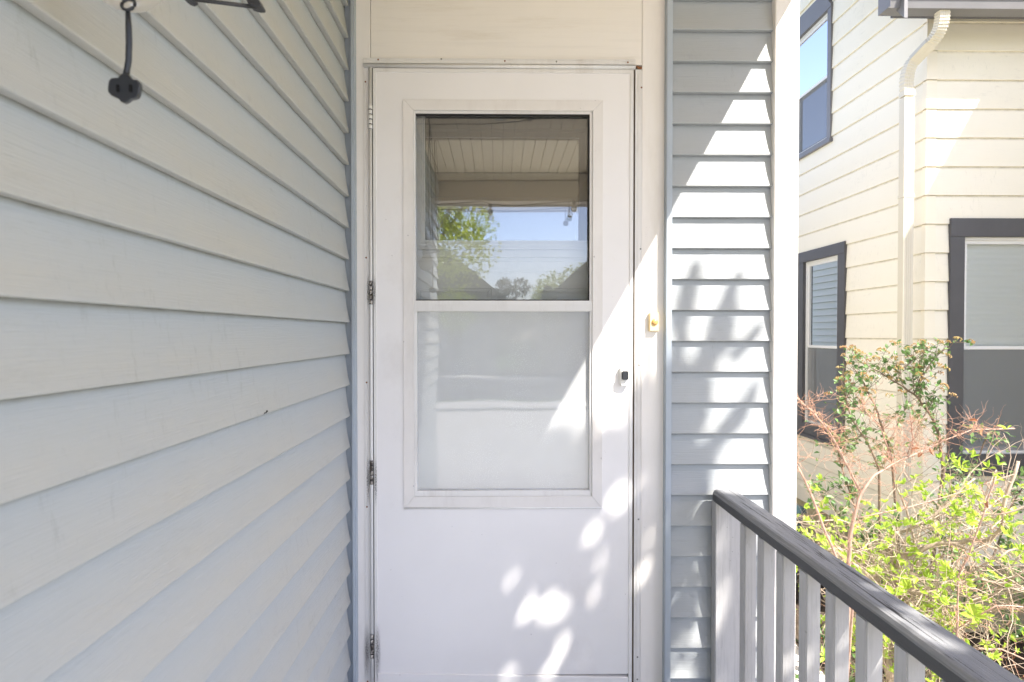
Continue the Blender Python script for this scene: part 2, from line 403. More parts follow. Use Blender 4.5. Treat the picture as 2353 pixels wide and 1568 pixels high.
# chipped lip on one board (small dark bite)
pt = at(610, 950, .001)
Yc = .4935*FPX/(1146-610)
bm = bmesh.new()
q = Vector((XL+.0157, Yc, WZ(951, Yc)+.001))
tube(bm, [q+Vector((.0006, -.010, .000)), q+Vector((.0006, -.004, .0025)), q+Vector((.0006, .001, .001)), q+Vector((.0006, .006, .0045)), q+Vector((.0006, .010, .003))], [.0003, .0011, .0006, .0022, .0004], 5)
bm_obj('chipped_edge', bm, M['gap'], H)
# --- pier siding
xp0, xp1 = WX(1541, 1.81), WX(1780, 1.81)
zp = WZ(713, 1.811)
kk = -int((zp+.5)/ST)-2
for k in range(kk, 16):
    z = zp + k*ST
    if z > 2.55: break
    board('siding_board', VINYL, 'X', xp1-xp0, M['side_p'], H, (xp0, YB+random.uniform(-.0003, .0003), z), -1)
box('wall_sheathing', xp0-.03, xp1, YB+.004, YB+.09, GZ, 2.9, M['side_p'], H)
# --- J channels
box('corner_channel', WX(808, 1.80), WX(816.5, 1.80), 1.798, 1.85, -.02, 2.5, M['jchan'], H, .0015)
box('corner_channel', XL-.002, WX(809, 1.80), 1.818, 1.85, -.02, 2.5, M['jchan'], H)
box('corner_channel', WX(1529.5, 1.80), WX(1543.3, 1.80), 1.797, 1.845, -.3, 2.55, M['jchan'], H, .0015)
# --- corner board
xcb0, xcb1 = WX(1777.5, 1.797), WX(1833, 1.797)
box('corner_board', xcb0, xcb1, 1.797, 1.845, GZ+.15, 2.75, M['white'], H, .002)
box('corner_board', xcb1-.022, xcb1, 1.847, 1.94, GZ+.15, 2.75, M['white'], H, .002)
# --- right side wall running back
for k in range(kk-3, 18):
    z = zp + k*ST
    if z < GZ+.2 or z > 2.75: continue
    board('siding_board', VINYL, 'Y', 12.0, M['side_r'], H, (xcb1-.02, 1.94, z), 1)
box('side_wall', .70, xcb1-.026, 1.94, 14, GZ, 2.8, M['side_p'], H)
# --- door surround
CY = 1.823
box('casing_board', WX(816.8, CY), WX(853, CY), CY, 1.86, -.05, 2.5, M['white'], H, .0015)
box('casing_board', WX(1473.6, CY), WX(1529.3, CY), CY, 1.86, -.05, 2.5, M['white'], H, .0015)
xt0, xt1 = WX(854.3, CY), WX(1472.8, CY)
zt = WZ(134, CY)
zj = WZ(71, CY)
box('transom_board', xt0, xt1, CY+.001, 1.86, zt-.02, zj-.0002, M['white_board'], H, .0002)
box('transom_board', xt0, xt1, CY+.0010, 1.86, zj, 2.5, M['white_board'], H, .0002)
box('door_jamb', xt0-.02, WX(857, 1.84), 1.86, 2.0, -.05, 2.2, M['white'], H)
box('door_jamb', WX(1462, 1.84), xt1+.03, 1.86, 2.0, -.05, 2.2, M['white'], H)
box('door_head', xt0-.02, xt1+.03, 1.861, 2.0, WZ(160, 1.84), 2.5, M['white'], H)
box('weatherstrip', WX(1452, 1.84), WX(1470, 1.84), 1.832, 1.86, -.05, WZ(150, 1.84), M['strip'], H)
box('weatherstrip', WX(846, 1.84), WX(861, 1.84), 1.838, 1.86, -.05, WZ(150, 1.84), M['gap'], H)
box('weatherstrip', WX(855, 1.84), WX(1463, 1.84), 1.838, 1.86, WZ(162, 1.84), WZ(146, 1.84), M['gap'], H)
# --- aluminium z-bars with ribs
def zbar_v(px0, px1, py0, ribs):
    bm = bmesh.new(); Y = 1.8205
    bx(bm, WX(px0, Y), WX(px1, Y), Y, Y+.004, -.05, WZ(py0, Y), .0006)
    for r in ribs: bx(bm, WX(r, Y)-.0006, WX(r, Y)+.0006, Y-.0010, Y+.001, -.05, WZ(py0, Y)-.001)
    return bm_obj('metal_door_frame', bm, M['alu'], H)
zbar_v(836.9, 848.6, 158, (838.2, 844.0, 845.8))
zbar_v(1458.4, 1474.0, 158, (1463.5, 1472.2, 1465.5))
bm = bmesh.new()
tube(bm, [(WX(852.3, 1.81), 1.8145, -.05), (WX(852.3, 1.81), 1.8145, WZ(156, 1.81))], .0052, 12)
bm_obj('hinge_rod', bm, M['alu'], H, True)
bm = bmesh.new(); Y = 1.817
bx(bm, WX(836, Y), WX(1459, Y), Y, Y+.0045, WZ(147, Y), WZ(134.8, Y), .0006)
for r in (137.6, 139.5, 144): bx(bm, WX(836.5, Y), WX(1458.5, Y), Y-.0008, Y+.001, WZ(r, Y)-.0005, WZ(r, Y)+.0005)
bm_obj('metal_head_bar', bm, M['alu'], H)
bm = bmesh.new()
tube(bm, [(WX(836.5, 1.81), 1.8165, WZ(151, 1.81)), (WX(1459, 1.81), 1.8165, WZ(151.5, 1.81))], .0066, 12)
bm_obj('head_bar_lip', bm, M['alu'], H, True)
# rusty break beside the head bar
bm = bmesh.new(); pts = [(1459.5, 151), (1463, 149.5), (1468, 152), (1473, 151.5), (1472.6, 156.5), (1466, 157.5), (1462, 154)]
prism(bm, [(WX(a, 1.821), WZ(b, 1.821)) for a, b in pts], 1.8208, 1.8225)
bm_obj('rust_patch', bm, M['rust'], H)
# screws
_sc = {}
def screw(px, py, Y, m, parent=H, r=.0030):
    if m.name not in _sc:
        bm = bmesh.new(); lathe(bm, (0, 0, 0), [(r, 0), (r*.95, -.0009), (r*.6, -.0016), (r*.15, -.0017)], 12, 'Y')
        bmesh.ops.recalc_face_normals(bm, faces=bm.faces)
        me = bpy.data.meshes.new('screw'); bm.to_mesh(me); bm.free(); me.materials.append(m); _sc[m.name] = me
    o = bpy.data.objects.new('screw', _sc[m.name]); COL.objects.link(o); o.parent = parent
    o.location = (WX(px, Y), Y+.0002, WZ(py, Y)); return o
for p in ((870.8, 139), (1160, 140.3), (1440.8, 141.8)): screw(*p, 1.8165, M['rust'])
for p in ((1015, 136.8), (1278, 141)): screw(*p, 1.8165, M['steel'])
for p in ((841.6, 190), (842, 593), (842, 879), (842, 1164), (842, 1564)): screw(*p, 1.820, M['rust'])
screw(1472.3, 199.6, 1.820, M['rust'])
for p in ((1471.4, 571.8), (1469, 839), (1468.6, 1195), (1467.2, 1512.5), (1467, 1564)): screw(*p, 1.820, M['steel'])

# --- storm door (part), its pieces are sub-parts
DYf = 1.815
zb = -.03
bm = bmesh.new()
dx0, dx1 = WX(858.3, DYf), WX(1454.2, DYf); dzt = WZ(158.5, DYf)
ox0, ox1, oz0, oz1 = WX(940, DYf), WX(1373, DYf), WZ(1158, DYf), WZ(241, DYf)
zk = WZ(1551, DYf)
def ring_face(bm, X0, X1, Z0, Z1, x0, x1, z0, z1, yf, yb):
    o = [(X0, Z0), (X1, Z0), (X1, Z1), (X0, Z1)]; i = [(x0, z0), (x1, z0), (x1, z1), (x0, z1)]
    vo = [bm.verts.new((a, yf, b)) for a, b in o]; vi = [bm.verts.new((a, yf, b)) for a, b in i]
    wo = [bm.verts.new((a, yb, b)) for a, b in o]; wi = [bm.verts.new((a, yb, b)) for a, b in i]
    for k in range(4):
        j = (k+1) % 4
        bm.faces.new((vo[k], vo[j], vi[j], vi[k])); bm.faces.new((wo[k], wi[k], wi[j], wo[j]))
        bm.faces.new((vo[k], wo[k], wo[j], vo[j])); bm.faces.new((vi[k], vi[j], wi[j], wi[k]))
ring_face(bm, dx0, dx1, zk, dzt, ox0, ox1, oz0, oz1, DYf, 1.845)
door = bm_obj('storm_door', bm, M['door'], H)
def quad_prism(name, pts, yf, yb, m, parent, bev=.0006):
    bm = bmesh.new(); prism(bm, pts, yf, yb)
    if bev: bmesh.ops.bevel(bm, geom=list(bm.edges), offset=bev, segments=1, affect='EDGES')
    return bm_obj(name, bm, m, parent)
def mitred(name, O, I, yf, yb, m, parent, g=.0004, bev=.0006):
    "four mitred pieces; O and I are (x0,x1,z0,z1)"
    X0, X1, Z0, Z1 = O; x0, x1, z0, z1 = I
    quad_prism(name, [(X0, Z0+g), (x0, z0+g), (x0, z1-g), (X0, Z1-g)], yf, yb, m, parent, bev)
    quad_prism(name, [(X1, Z0+g), (x1, z0+g), (x1, z1-g), (X1, Z1-g)], yf, yb, m, parent, bev)
    quad_prism(name, [(X0+g, Z1), (X1-g, Z1), (x1-g, z1), (x0+g, z1)], yf, yb, m, parent, bev)
    quad_prism(name, [(X0+g, Z0), (X1-g, Z0), (x1-g, z0), (x0+g, z0)], yf, yb, m, parent, bev)
def rc(a, b, c, d, Y): return (WX(a, Y), WX(b, Y), WZ(d, Y), WZ(c, Y))   # px left,right,top,bottom
# edge frame of the door: three mitred sides and kick rail
yE = 1.8125
X0, X1, Z0, Z1 = rc(858.3, 1454.2, 158.5, 1700, yE); x0, x1, z0, z1 = rc(865.5, 1446.3, 167.3, 1551, yE)
quad_prism('edge_strip', [(X0, zb), (x0, zb), (x0, z1), (X0, Z1)], yE, DYf+.001, M['alu'], door)
quad_prism('edge_strip', [(X1, zb), (x1, zb), (x1, z1), (X1, Z1)], yE, DYf+.001, M['alu'], door)
quad_prism('edge_strip', [(X0+.0006, Z1), (X1-.0006, Z1), (x1-.0006, z1), (x0+.0006, z1)], yE, DYf+.001, M['alu'], door)
quad_prism('kick_rail', [(x0+.001, zb), (x1-.001, zb), (x1-.001, WZ(1558.5, yE)), (x0+.001, WZ(1545, yE))], 1.8105, 1.846, M['door'], door, .0015)
box('door_sweep', X0, X1, 1.816, 1.84, zb-.02, zb, M['gap'], door)
# window trim
mitred('window_trim', rc(926.8, 1384.8, 229.5, 1171, 1.8115), rc(950.7, 1361.3, 254, 1141.5, 1.8115), 1.8115, 1.8165, M['trimdirty'], door, .0003)
# lower drip lip on trim
bm = bmesh.new(); tube(bm, [(WX(928, 1.811), 1.8125, WZ(1167.5, 1.811)), (WX(1384, 1.811), 1.8125, WZ(1168.5, 1.811))], .0030, 8)
bm_obj('drip_lip', bm, M['alu'], door, True)
# reveal and sash frames
Ys = 1.817
mitred('sash_frame', rc(951.2, 1360.8, 254.6, 703, Ys), rc(955.4, 1354.2, 262, 691, Ys), Ys, 1.842, M['alu'], door, .0003)
mitred('sash_frame', rc(951.2, 1360.8, 704, 1141, Ys), rc(957.8, 1355.2, 716.3, 1127.6, Ys), Ys, 1.842, M['alu'], door, .0003)
bm = bmesh.new(); Yr = 1.8135
bx(bm, WX(951, Yr), WX(1361, Yr), Yr, 1.82, WZ(713.8, Yr), WZ(691.2, Yr), .0012)
for r in (701.5, 705, 708.5): bx(bm, WX(952, Yr), WX(1360, Yr), Yr-.0009, Yr+.001, WZ(r, Yr)-.0006, WZ(r, Yr)+.0006)
bm_obj('middle_rail', bm, M['alu'], door)
bm = bmesh.new(); Yg = 1.8165
for a, b in ((262.2, 264.2), (688.6, 690.8)):
    bx(bm, WX(956, Yg), WX(1353.5, Yg), Yg+.001, 1.83, WZ(b, Yg), WZ(a, Yg))
bx(bm, WX(1352.4, Yg), WX(1354.0, Yg), Yg+.001, 1.83, WZ(690, Yg), WZ(262, Yg))
bm_obj('glazing_gasket', bm, M['gap'], door)
def pane(name, a, b, c, d, Y, m, parent):
    X0, X1, Z0, Z1 = rc(a, b, c, d, Y)
    return mesh_obj(name, [(X0, Y, Z0), (X1, Y, Z0), (X1, Y, Z1), (X0, Y, Z1)], [(0, 1, 2, 3)], m, parent)
pane('glass_pane', 953, 1357, 259, 694, 1.834, M['gl_up'], door)
pane('glass_pane', 955, 1358, 714, 1130, 1.830, M['gl_low'], door)
# hinges
def hinge(y0, y1, m, dirty):
    bm = bmesh.new(); xc = WX(852.3, 1.81)
    n = 5
    for k in range(n):
        a = WZ(y0+(y1-y0)*k/n, 1.81); b = WZ(y0+(y1-y0)*(k+1)/n-2.2, 1.81)
        r = .0066 if k % 2 == 0 else .0060
        tube(bm, [(xc, 1.8125, a), (xc, 1.8125, a-.0008), (xc, 1.8125, b+.0008), (xc, 1.8125, b)], [r*.85, r, r, r*.85], 14)
    o = bm_obj('hinge', bm, m, door, True)
    bm = bmesh.new(); tube(bm, [(xc, 1.8125, WZ(y0, 1.81)-.001), (xc, 1.8125, WZ(y1, 1.81)+.003)], .0052, 8)
    bm_obj('hinge_pin', bm, M['gap'], door, True)
    return o
hinge(243, 299, M['hingew'], 0); hinge(646, 702, M['hinge'], 1); hinge(1058, 1115, M['hinge'], 1); hinge(1457, 1514, M['hinge'], 1)
# black grease stains round the hinges (thin film with ragged alpha)
def stain_mat():
    m, N, L, P = mat_base('hinge_grease')
    P.inputs['Base Color'].default_value = (.03, .026, .024, 1); P.inputs['Roughness'].default_value = .6
    tc = N.new('ShaderNodeTexCoord'); sp = N.new('ShaderNodeSeparateXYZ'); L.new(tc.outputs['Generated'], sp.inputs[0])
    geo = N.new('ShaderNodeNewGeometry'); t = N.new('ShaderNodeTexNoise'); t.inputs['Scale'].default_value = 420; t.inputs['Detail'].default_value = 6
    L.new(geo.outputs['Position'], t.inputs['Vector'])
    def tri(s):
        a = N.new('ShaderNodeMath'); a.operation = 'SUBTRACT'; a.inputs[1].default_value = .5; L.new(s, a.inputs[0])
        b = N.new('ShaderNodeMath'); b.operation = 'ABSOLUTE'; L.new(a.outputs[0], b.inputs[0])
        c = N.new('ShaderNodeMapRange'); c.inputs[1].default_value = .5; c.inputs[2].default_value = .05; L.new(b.outputs[0], c.inputs[0]); return c.outputs[0]
    mu = N.new('ShaderNodeMath'); mu.operation = 'MULTIPLY'; L.new(tri(sp.outputs['X']), mu.inputs[0]); L.new(tri(sp.outputs['Z']), mu.inputs[1])
    ad = N.new('ShaderNodeMath'); ad.operation = 'MULTIPLY'; L.new(mu.outputs[0], ad.inputs[0])
    r = N.new('ShaderNodeMapRange'); r.inputs[1].default_value = .42; r.inputs[2].default_value = .6; L.new(t.outputs[0], r.inputs[0]); L.new(r.outputs[0], ad.inputs[1])
    sc = N.new('ShaderNodeMath'); sc.operation = 'MULTIPLY'; sc.inputs[1].default_value = 1.1; sc.use_clamp = True; L.new(ad.outputs[0], sc.inputs[0])
    L.new(sc.outputs[0], P.inputs['Alpha']); return m
M['stain'] = stain_mat()
for (a, b, wdt) in ((628, 715, 5), (1045, 1165, 7), (1430, 1568, 13)):
    pane('grease_stain', 857.5, 859+wdt*1.1, a, b, 1.8121, M['stain'], door)
    pane('grease_stain', 849-wdt*1.3, 850, a, b, 1.8190, M['stain'], door)
# latch with black push button
bm = bmesh.new()
prism(bm, [(WX(a, 1.81), WZ(b, 1.81)) for a, b in ((1424.5, 843), (1443.8, 845), (1443.8, 886), (1425.5, 886.5), (1424, 878))], 1.797, 1.8128)
bmesh.ops.bevel(bm, geom=list(bm.edges), offset=.002, segments=2, affect='EDGES')
bm_obj('latch_housing', bm, M['nwhite'], door)
X0, X1, Z0, Z1 = rc(1429.5, 1444.5, 853.5, 873.5, 1.79)
box('latch_button', X0, X1, 1.786, 1.7968, Z0, Z1, M['black'], door, .0025)

# --- inner door behind the glass
IY = 1.925
inner = thing('inner_door', None, None)
inner.name = 'inner_door'; inner.parent = H
X0, X1, Z0, Z1 = rc(880, 1440, 150, 1650, IY)
wz0, wz1 = WZ(560, IY), WZ(225, IY); wx0, wx1 = WX(969, IY), WX(1372, IY)
bm = bmesh.new(); ring_face(bm, WX(858, IY), WX(1462, IY), wz0-.10, 2.15, wx0, wx1, wz0, wz1, IY, IY+.04)
bx(bm, WX(858, IY), WX(1462, IY), IY, IY+.04, -.05, wz0-.1005)
bm_obj('door_slab', bm, M['inner'], inner)
bm = bmesh.new()
for (a, b, pr) in ((560, 566, .006), (570, 574, .010), (578, 592, .014), (597, 601, .008)):
    bx(bm, WX(958, IY), WX(1400, IY), IY-pr, IY+.001, WZ(b, IY), WZ(a, IY), .001)
bm_obj('window_sill_moulding', bm, M['inner'], inner)
mitred('glazing_bead', (wx0, wx1, wz0, wz1), (wx0+.012, wx1-.012, wz0+.012, wz1-.012), IY+.006, IY+.022, M['inner'], inner)
for (a, b) in ((958, 1130), (1202, 1400)):
    O = rc(a, b, 663, 719, IY); I = rc(a+9, b-9, 672, 711, IY)
    mitred('panel_moulding', O, I, IY-.008, IY+.001, M['inner'], inner, .0003, .002)
mesh_obj('window_pane', [(wx0, IY+.012, wz0), (wx1, IY+.012, wz0), (wx1, IY+.012, wz1), (wx0, IY+.012, wz1)], [(0, 1, 2, 3)], M['gl_in'], inner)
# --- room behind
bm = bmesh.new()
rx0, rx1, ry0, ry1, rz0, rz1 = -.6, .68, 1.985, 4.8, -.05, 2.45
for q in (((rx0, ry1, rz0), (rx1, ry1, rz0), (rx1, ry1, rz1), (rx0, ry1, rz1)), ((rx0, ry0, rz0), (rx0, ry1, rz0), (rx0, ry1, rz1), (rx0, ry0, rz1)),
          ((rx1, ry0, rz0), (rx1, ry1, rz0), (rx1, ry1, rz1), (rx1, ry0, rz1)), ((rx0, ry0, rz0), (rx1, ry0, rz0), (rx1, ry1, rz0), (rx0, ry1, rz0)),
          ((rx0, ry0, rz1), (rx1, ry0, rz1), (rx1, ry1, rz1), (rx0, ry1, rz1))):
    bm.faces.new([bm.verts.new(p) for p in q])
bm_obj('interior_wall', bm, M['roomwall'], H)
box('wall_body', -3.2, -.61, 1.92, 7.9, GZ, 2.8, M['side_l'], H)

# --- porch ceiling, beam, roof, floor
zc = 2.52
n = 27
for k in range(n):
    a = -.9+k*(1.93/n); box('ceiling_board', a, a+1.93/n-.003, -.62, 1.80, zc, zc+.012, M['ceil'], H, .001)
box('roof_deck', -3.3, 1.04, -.92, 1.95, zc+.013, zc+.06, M['shingle'], H)
box('roof_fascia', 1.04, 1.06, -.92, 1.796, zc-.008, zc+.14, M['white'], H, .002)
box('upper_wall', -3.2, xcb1-.03, 1.86, 7.9, 2.8, 3.2, M['side_p'], H)
box('porch_beam', -.52, .99, -.76, -.64, 2.30, zc-.002, M['beam'], H, .004)
box('porch_beam_cap', -.52, 1.0, -.78, -.765, 2.285, zc-.002, M['white'], H, .002)
box('porch_post', .86, .97, -.755, -.645, -.05, 2.30, M['white'], H, .004)
for k in range(16):
    a = -.50+k*.0935; box('floor_board', a, a+.0905, -.80, 1.79, -.07, -.04, M['deck'], H, .002)
box('porch_skirt', -.5, 1.0, -.78, -.74, GZ, -.08, M['white'], H)
for k in range(4): box('porch_step', -.45, .62, -.82-.28*(k+1), -.82-.28*k, GZ, -.04-.17*(k+1)-.02, M['deck'], H, .004)

# doorbell on the right casing
bell = thing('doorbell', 'small cream doorbell with round amber button on the white door casing', 'doorbell')
X0, X1, Z0, Z1 = rc(1492.3, 1513.8, 718, 762, 1.808)
box('bell_plate', X0, X1, 1.808, 1.8228, Z0, Z1, M['cream'], bell, .0022)
bm = bmesh.new(); lathe(bm, (WX(1504.8, 1.806), 1.808, WZ(740.5, 1.806)), [(.0105, 0), (.0105, -.0018), (.0088, -.0042), (.0045, -.0056), (.0008, -.0058)], 24, 'Y')
bm_obj('bell_button', bm, M['gold'], bell, True)

# ================================================================== RAILING
R = thing('porch_railing', 'grey painted wooden porch railing with weathered cap and pale balusters', 'railing')
XRl, XRr = .708, .782
zrb = 1.25-.5537; zrt = zrb+.040
bm = bmesh.new()
prof = [(XRl, zrb+.003), (XRl+.003, zrb), (XRr-.003, zrb), (XRr, zrb+.003), (XRr, zrt-.006), (XRr-.002, zrt-.002), (XRr-.006, zrt), (XRl+.012, zrt), (XRl+.006, zrt-.0025), (XRl+.001, zrt-.010), (XRl, zrt-.014)]
ys = [1.796, 1.792, 1.782]+[1.77-k*.02 for k in range(126)]
rings = []
for i, y in enumerate(ys):
    sh = {0: .007, 1: .003, 2: .0008}.get(i, 0)
    r_ = []
    for j, (x, z) in enumerate(prof):
        nx_ = noise.noise(Vector((x*40, y*9, z*40)))*.0010
        cx = (XRl+XRr)/2; s_ = 1-sh/.04
        r_.append(bm.verts.new((cx+(x-cx)*s_+nx_, y, z-(sh*.9 if z > zrt-.015 else 0)+nx_*.7)))
    rings.append(r_)
nP = len(prof)
for a, b in zip(rings, rings[1:]):
    for i in range(nP): bm.faces.new((a[i], a[(i+1) % nP], b[(i+1) % nP], b[i]))
bm.faces.new(rings[0]); bm.faces.new(rings[-1][::-1])
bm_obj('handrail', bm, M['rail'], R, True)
for p in R.children[0].data.polygons: p.use_smooth = False
# half newel against the wall
box('post', WX(1647, 1.775), WX(1704.6, 1.775), 1.775, 1.811, -.04, zrb-.001, M['bal'], R, .002)
# sub rail and balusters
box('bottom_rail', .712, .745, -.70, 1.774, .045, .085, M['bal'], R, .002)
XB = .7115; wB = .0335
bme = None
for k in range(0, 23):
    zf = 1.786e-3 - k*.1167e-3
    Yk = XB*FPX*zf
    if Yk < -.66: break
    if bme is None:
        bm = bmesh.new(); bx(bm, -0, wB, -wB, 0, 0, zrb-.001-.086, .0022); bmesh.ops.recalc_face_normals(bm, faces=bm.faces)
        bme = bpy.data.meshes.new('baluster'); bm.to_mesh(bme); bm.free(); bme.materials.append(M['bal'])
    o = bpy.data.objects.new('baluster', bme); COL.objects.link(o); o.parent = R; o.location = (XB+random.uniform(-.0012, .0012), Yk, .086)
# filled nail holes on the post
_m = M['steel']
for (px, py) in ((1671, 1212), (1684, 1235), (1683, 1268), (1678, 1289)):
    P_ = at(px, py, 1.7749)
    bm = bmesh.new(); lathe(bm, P_+Vector((0, .0003, 0)), [(.0016, 0), (.0013, -.0006), (.0002, -.0008)], 8, 'Y'); bm_obj('nail_head', bm, _m, R)

# ================================================================== HANGING CORD AND BULB (near the camera)
SL = thing('string_light', 'black cord with dangling socket plug and big glass bulb in the top left corner', 'string light')
YP = .56
def pp(px, py, Y=YP): return at(px, py, Y)
bm = bmesh.new()
pl = [(294, 27), (295.5, 60), (296.5, 100), (295.5, 140), (291.5, 162), (289, 178)]
tube(bm, [pp(*p) for p in pl], [.0022]+[.0029]*4+[.0032], 12)
bm_obj('plug_cord', bm, M['black'], SL, True)
bm = bmesh.new(); c = pp(295, 11)
rr = .0066; 
tube(bm, [c+Vector((math.cos(a)*rr, math.sin(a)*.002, math.sin(a)*rr)) for a in [k*2*math.pi/24 for k in range(25)]], .0016, 8, False)
bm_obj('cord_ring', bm, M['black'], SL, True)
# plug body: six lobed outline
out = [(288, 171), (298, 173), (304, 182), (309, 185), (318, 186), (324, 192), (325.5, 200), (323, 218), (319, 226), (311, 229), (303, 230), (297, 236), (289, 239), (281, 236), (275, 229), (268, 226), (258, 221), (251.5, 213), (251, 203), (253.5, 188), (259, 182), (268, 181), (275, 181), (280, 173)]
bm = bmesh.new()
def ringP(sc, y):
    return [bm.verts.new(pp(288+(a-288)*sc, 205+(b-205)*sc)+PN*y) for a, b in out]
PN = (pp(288, 205)-EYE).normalized()*.75+Vector((0, .25, 0))
rs = [ringP(.90, -.0098), ringP(.98, -.0088), ringP(1, -.006), ringP(1, .006), ringP(.95, .009)]
for a, b in zip(rs, rs[1:]):
    for i in range(len(out)): bm.faces.new((a[i], a[(i+1) % len(out)], b[(i+1) % len(out)], b[i]))
bm.faces.new(rs[0][::-1]); bm.faces.new(rs[-1])
bm_obj('socket_plug', bm, M['black'], SL)
for px in (275.5, 304.5):
    p = pp(px, 206.5)+PN*-.0098; box('socket_slot', p.x-.0012, p.x+.0012, p.y-.0016, p.y+.0003, p.z-.0036, p.z+.0036, M['slot'], SL, .0003)
# bulb: big clear globe with its socket, tilted, just above the frame
bc = pp(283, -70, .60)
bm = bmesh.new(); rb = .0405
lathe(bm, bc, [(.0005, -rb)]+[(rb*math.sin(a), -rb*math.cos(a)) for a in [k*math.pi/18 for k in range(1, 15)]]+[(.019, .040), (.016, .05)], 36)
bm_obj('glass_bulb', bm, M['bulb'], SL, True)
bm = bmesh.new(); lathe(bm, bc, [(.014, .045), (.017, .052), (.017, .085), (.010, .095), (.006, .1)], 20)
bm_obj('bulb_socket', bm, M['black'], SL, True)
bm = bmesh.new(); lathe(bm, bc, [(.002, -.012), (.009, -.006), (.010, .018), (.004, .04)], 12)
bm_obj('bulb_filament', bm, M['gold'], SL, True)
bm = bmesh.new()
tube(bm, [c+Vector((0, .003, .007)), c+Vector((.004, .03, .06)), bc+Vector((0, 0, .115)), bc+Vector((-.01, .05, .3)), Vector((bc.x, .7, 2.515))], .0026, 8)
tube(bm, [bc+Vector((0, 0, .1)), bc+Vector((0, 0, .12))], .004, 8)
bm_obj('hanging_cord', bm, M['black'], SL, True)
# black rod with clamp, upper left
HK = thing('plant_hook', 'black metal rod with square clamp end beside the glass bulb at the top', 'hook')
bm = bmesh.new()
tube(bm, [at(418, -12, .72), at(452, 0, .72), at(520, 8, .73), at(590, 17, .74)], .0026, 10)
bm_obj('rod', bm, M['blackm'], HK, True)
bm = bmesh.new(); prism(bm, [(at(a, b, .74).x, at(a, b, .74).z) for a, b in ((570, 2), (584, 0), (596, 0), (605, 17), (603, 22), (592, 21), (576, 17))], .731, .749)
bmesh.ops.bevel(bm, geom=list(bm.edges), offset=.0008, segments=1, affect='EDGES'); bm_obj('clamp', bm, M['blackm'], HK)
bm = bmesh.new(); prism(bm, [(at(a, b, .72).x, at(a, b, .72).z) for a, b in ((410, -14), (446, -6), (448, 2), (440, 7), (430, 4), (420, -4))], .712, .728)
bm_obj('bracket', bm, M['blackm'], HK)
bm = bmesh.new(); tube(bm, [at(578, 4, .745), at(560, -60, .76), Vector((at(560, -60, .76).x-.02, .78, 2.52))], .003, 8)
bm_obj('hanger', bm, M['blackm'], HK, True)
# second string of bulbs along the beam: seen mirrored in the glass
S2 = thing('string_light', 'string of small round bulbs along the porch beam, mirrored in the door glass', 'string light')
def rp(px, py, d): # point mirrored at px,py at distance d from the mirrored camera (glass plane y=1.834)
    return Vector(((px-1146)/FPX*d, 2*1.834-d, 1.25+(768-py)/FPX*d))
bm = bmesh.new()
tube(bm, [rp(p[0], p[1], 4.2) for p in ((900, 478), (1000, 472), (1110, 466), (1130, 471), (1180, 474), (1250, 469), (1290, 466), (1355, 463), (1420, 466))], .0035, 6)
bm_obj('cord', bm, M['cord'], S2, True)
bm = bmesh.new()
tube(bm, [rp(p[0], p[1], 2.6) for p in ((880, 292), (960, 290), (1010, 290), (1110, 289), (1190, 282), (1230, 276), (1262, 271), (1350, 270), (1420, 268))], .0022, 6)
tube(bm, [rp(990, 290, 2.6), rp(993, 330, 2.6), rp(996, 380, 2.6)], .0016, 6)
bm_obj('cord', bm, M['cord'], S2, True)
for (px, py) in ((1318, 480), (1126, 487)):
    p = rp(px, py, 4.2); bm = bmesh.new(); lathe(bm, p, [(.001, -.026), (.016, -.021), (.024, -.006), (.023, .006), (.012, .022), (.010, .03)], 16); bm_obj('bulb', bm, M['bulb'], S2, True)
    bm = bmesh.new(); lathe(bm, p, [(.011, .028), (.012, .034), (.012, .055), (.006, .058)], 10); bm_obj('bulb_socket', bm, M['black'], S2, True)
p = rp(1307, 502, 4.2); box('socket_plug', p.x-.02, p.x+.02, p.y-.01, p.y+.01, p.z-.02, p.z+.02, M['black'], S2, .006)
bm = bmesh.new(); tube(bm, [p+Vector((0, 0, .02)), rp(1307, 466, 4.2)], .003, 6); bm_obj('plug_cord', bm, M['black'], S2, True)
p = rp(1217, 278, 2.6); bm = bmesh.new(); lathe(bm, p, [(.002, -.009), (.009, -.004), (.009, .004), (.002, .009)], 12); bm_obj('bulb_socket', bm, M['black'], S2, True)
# porch lamp, seen mirrored
LP = thing('ceiling_light', 'small jar shaped porch lamp on the beadboard ceiling, mirrored in the door glass', 'lamp')
p = rp(1150, 305, 2.9); p.z = zc
bm = bmesh.new(); lathe(bm, p, [(.05, 0), (.05, -.012), (.03, -.02), (.028, -.03)], 20); bm_obj('lamp_base', bm, M['white'], LP, True)
bm = bmesh.new(); lathe(bm, p, [(.028, -.031), (.045, -.045), (.045, -.12), (.03, -.13), (.002, -.131)], 20); bm_obj('lamp_glass', bm, M['bulb'], LP, True)

# ================================================================== NEIGHBOUR HOUSE
NH = thing('neighbour_house', 'cream clapboard house next door with slate grey window casings', 'house')
NY = 3.8; NX = WX(2124.5, NY)
SZ = .2013; zn = WZ(778.6, NY)
ks = int(math.floor((-.38-zn)/SZ+.5)); ztop = 5.4
fw = (WX(2176, NY), 4.14, .25, WZ(500.5, NY))       # front window casing outer  x0 x1 z0 z1
def yside(px): return NX*FPX/(px-1146)
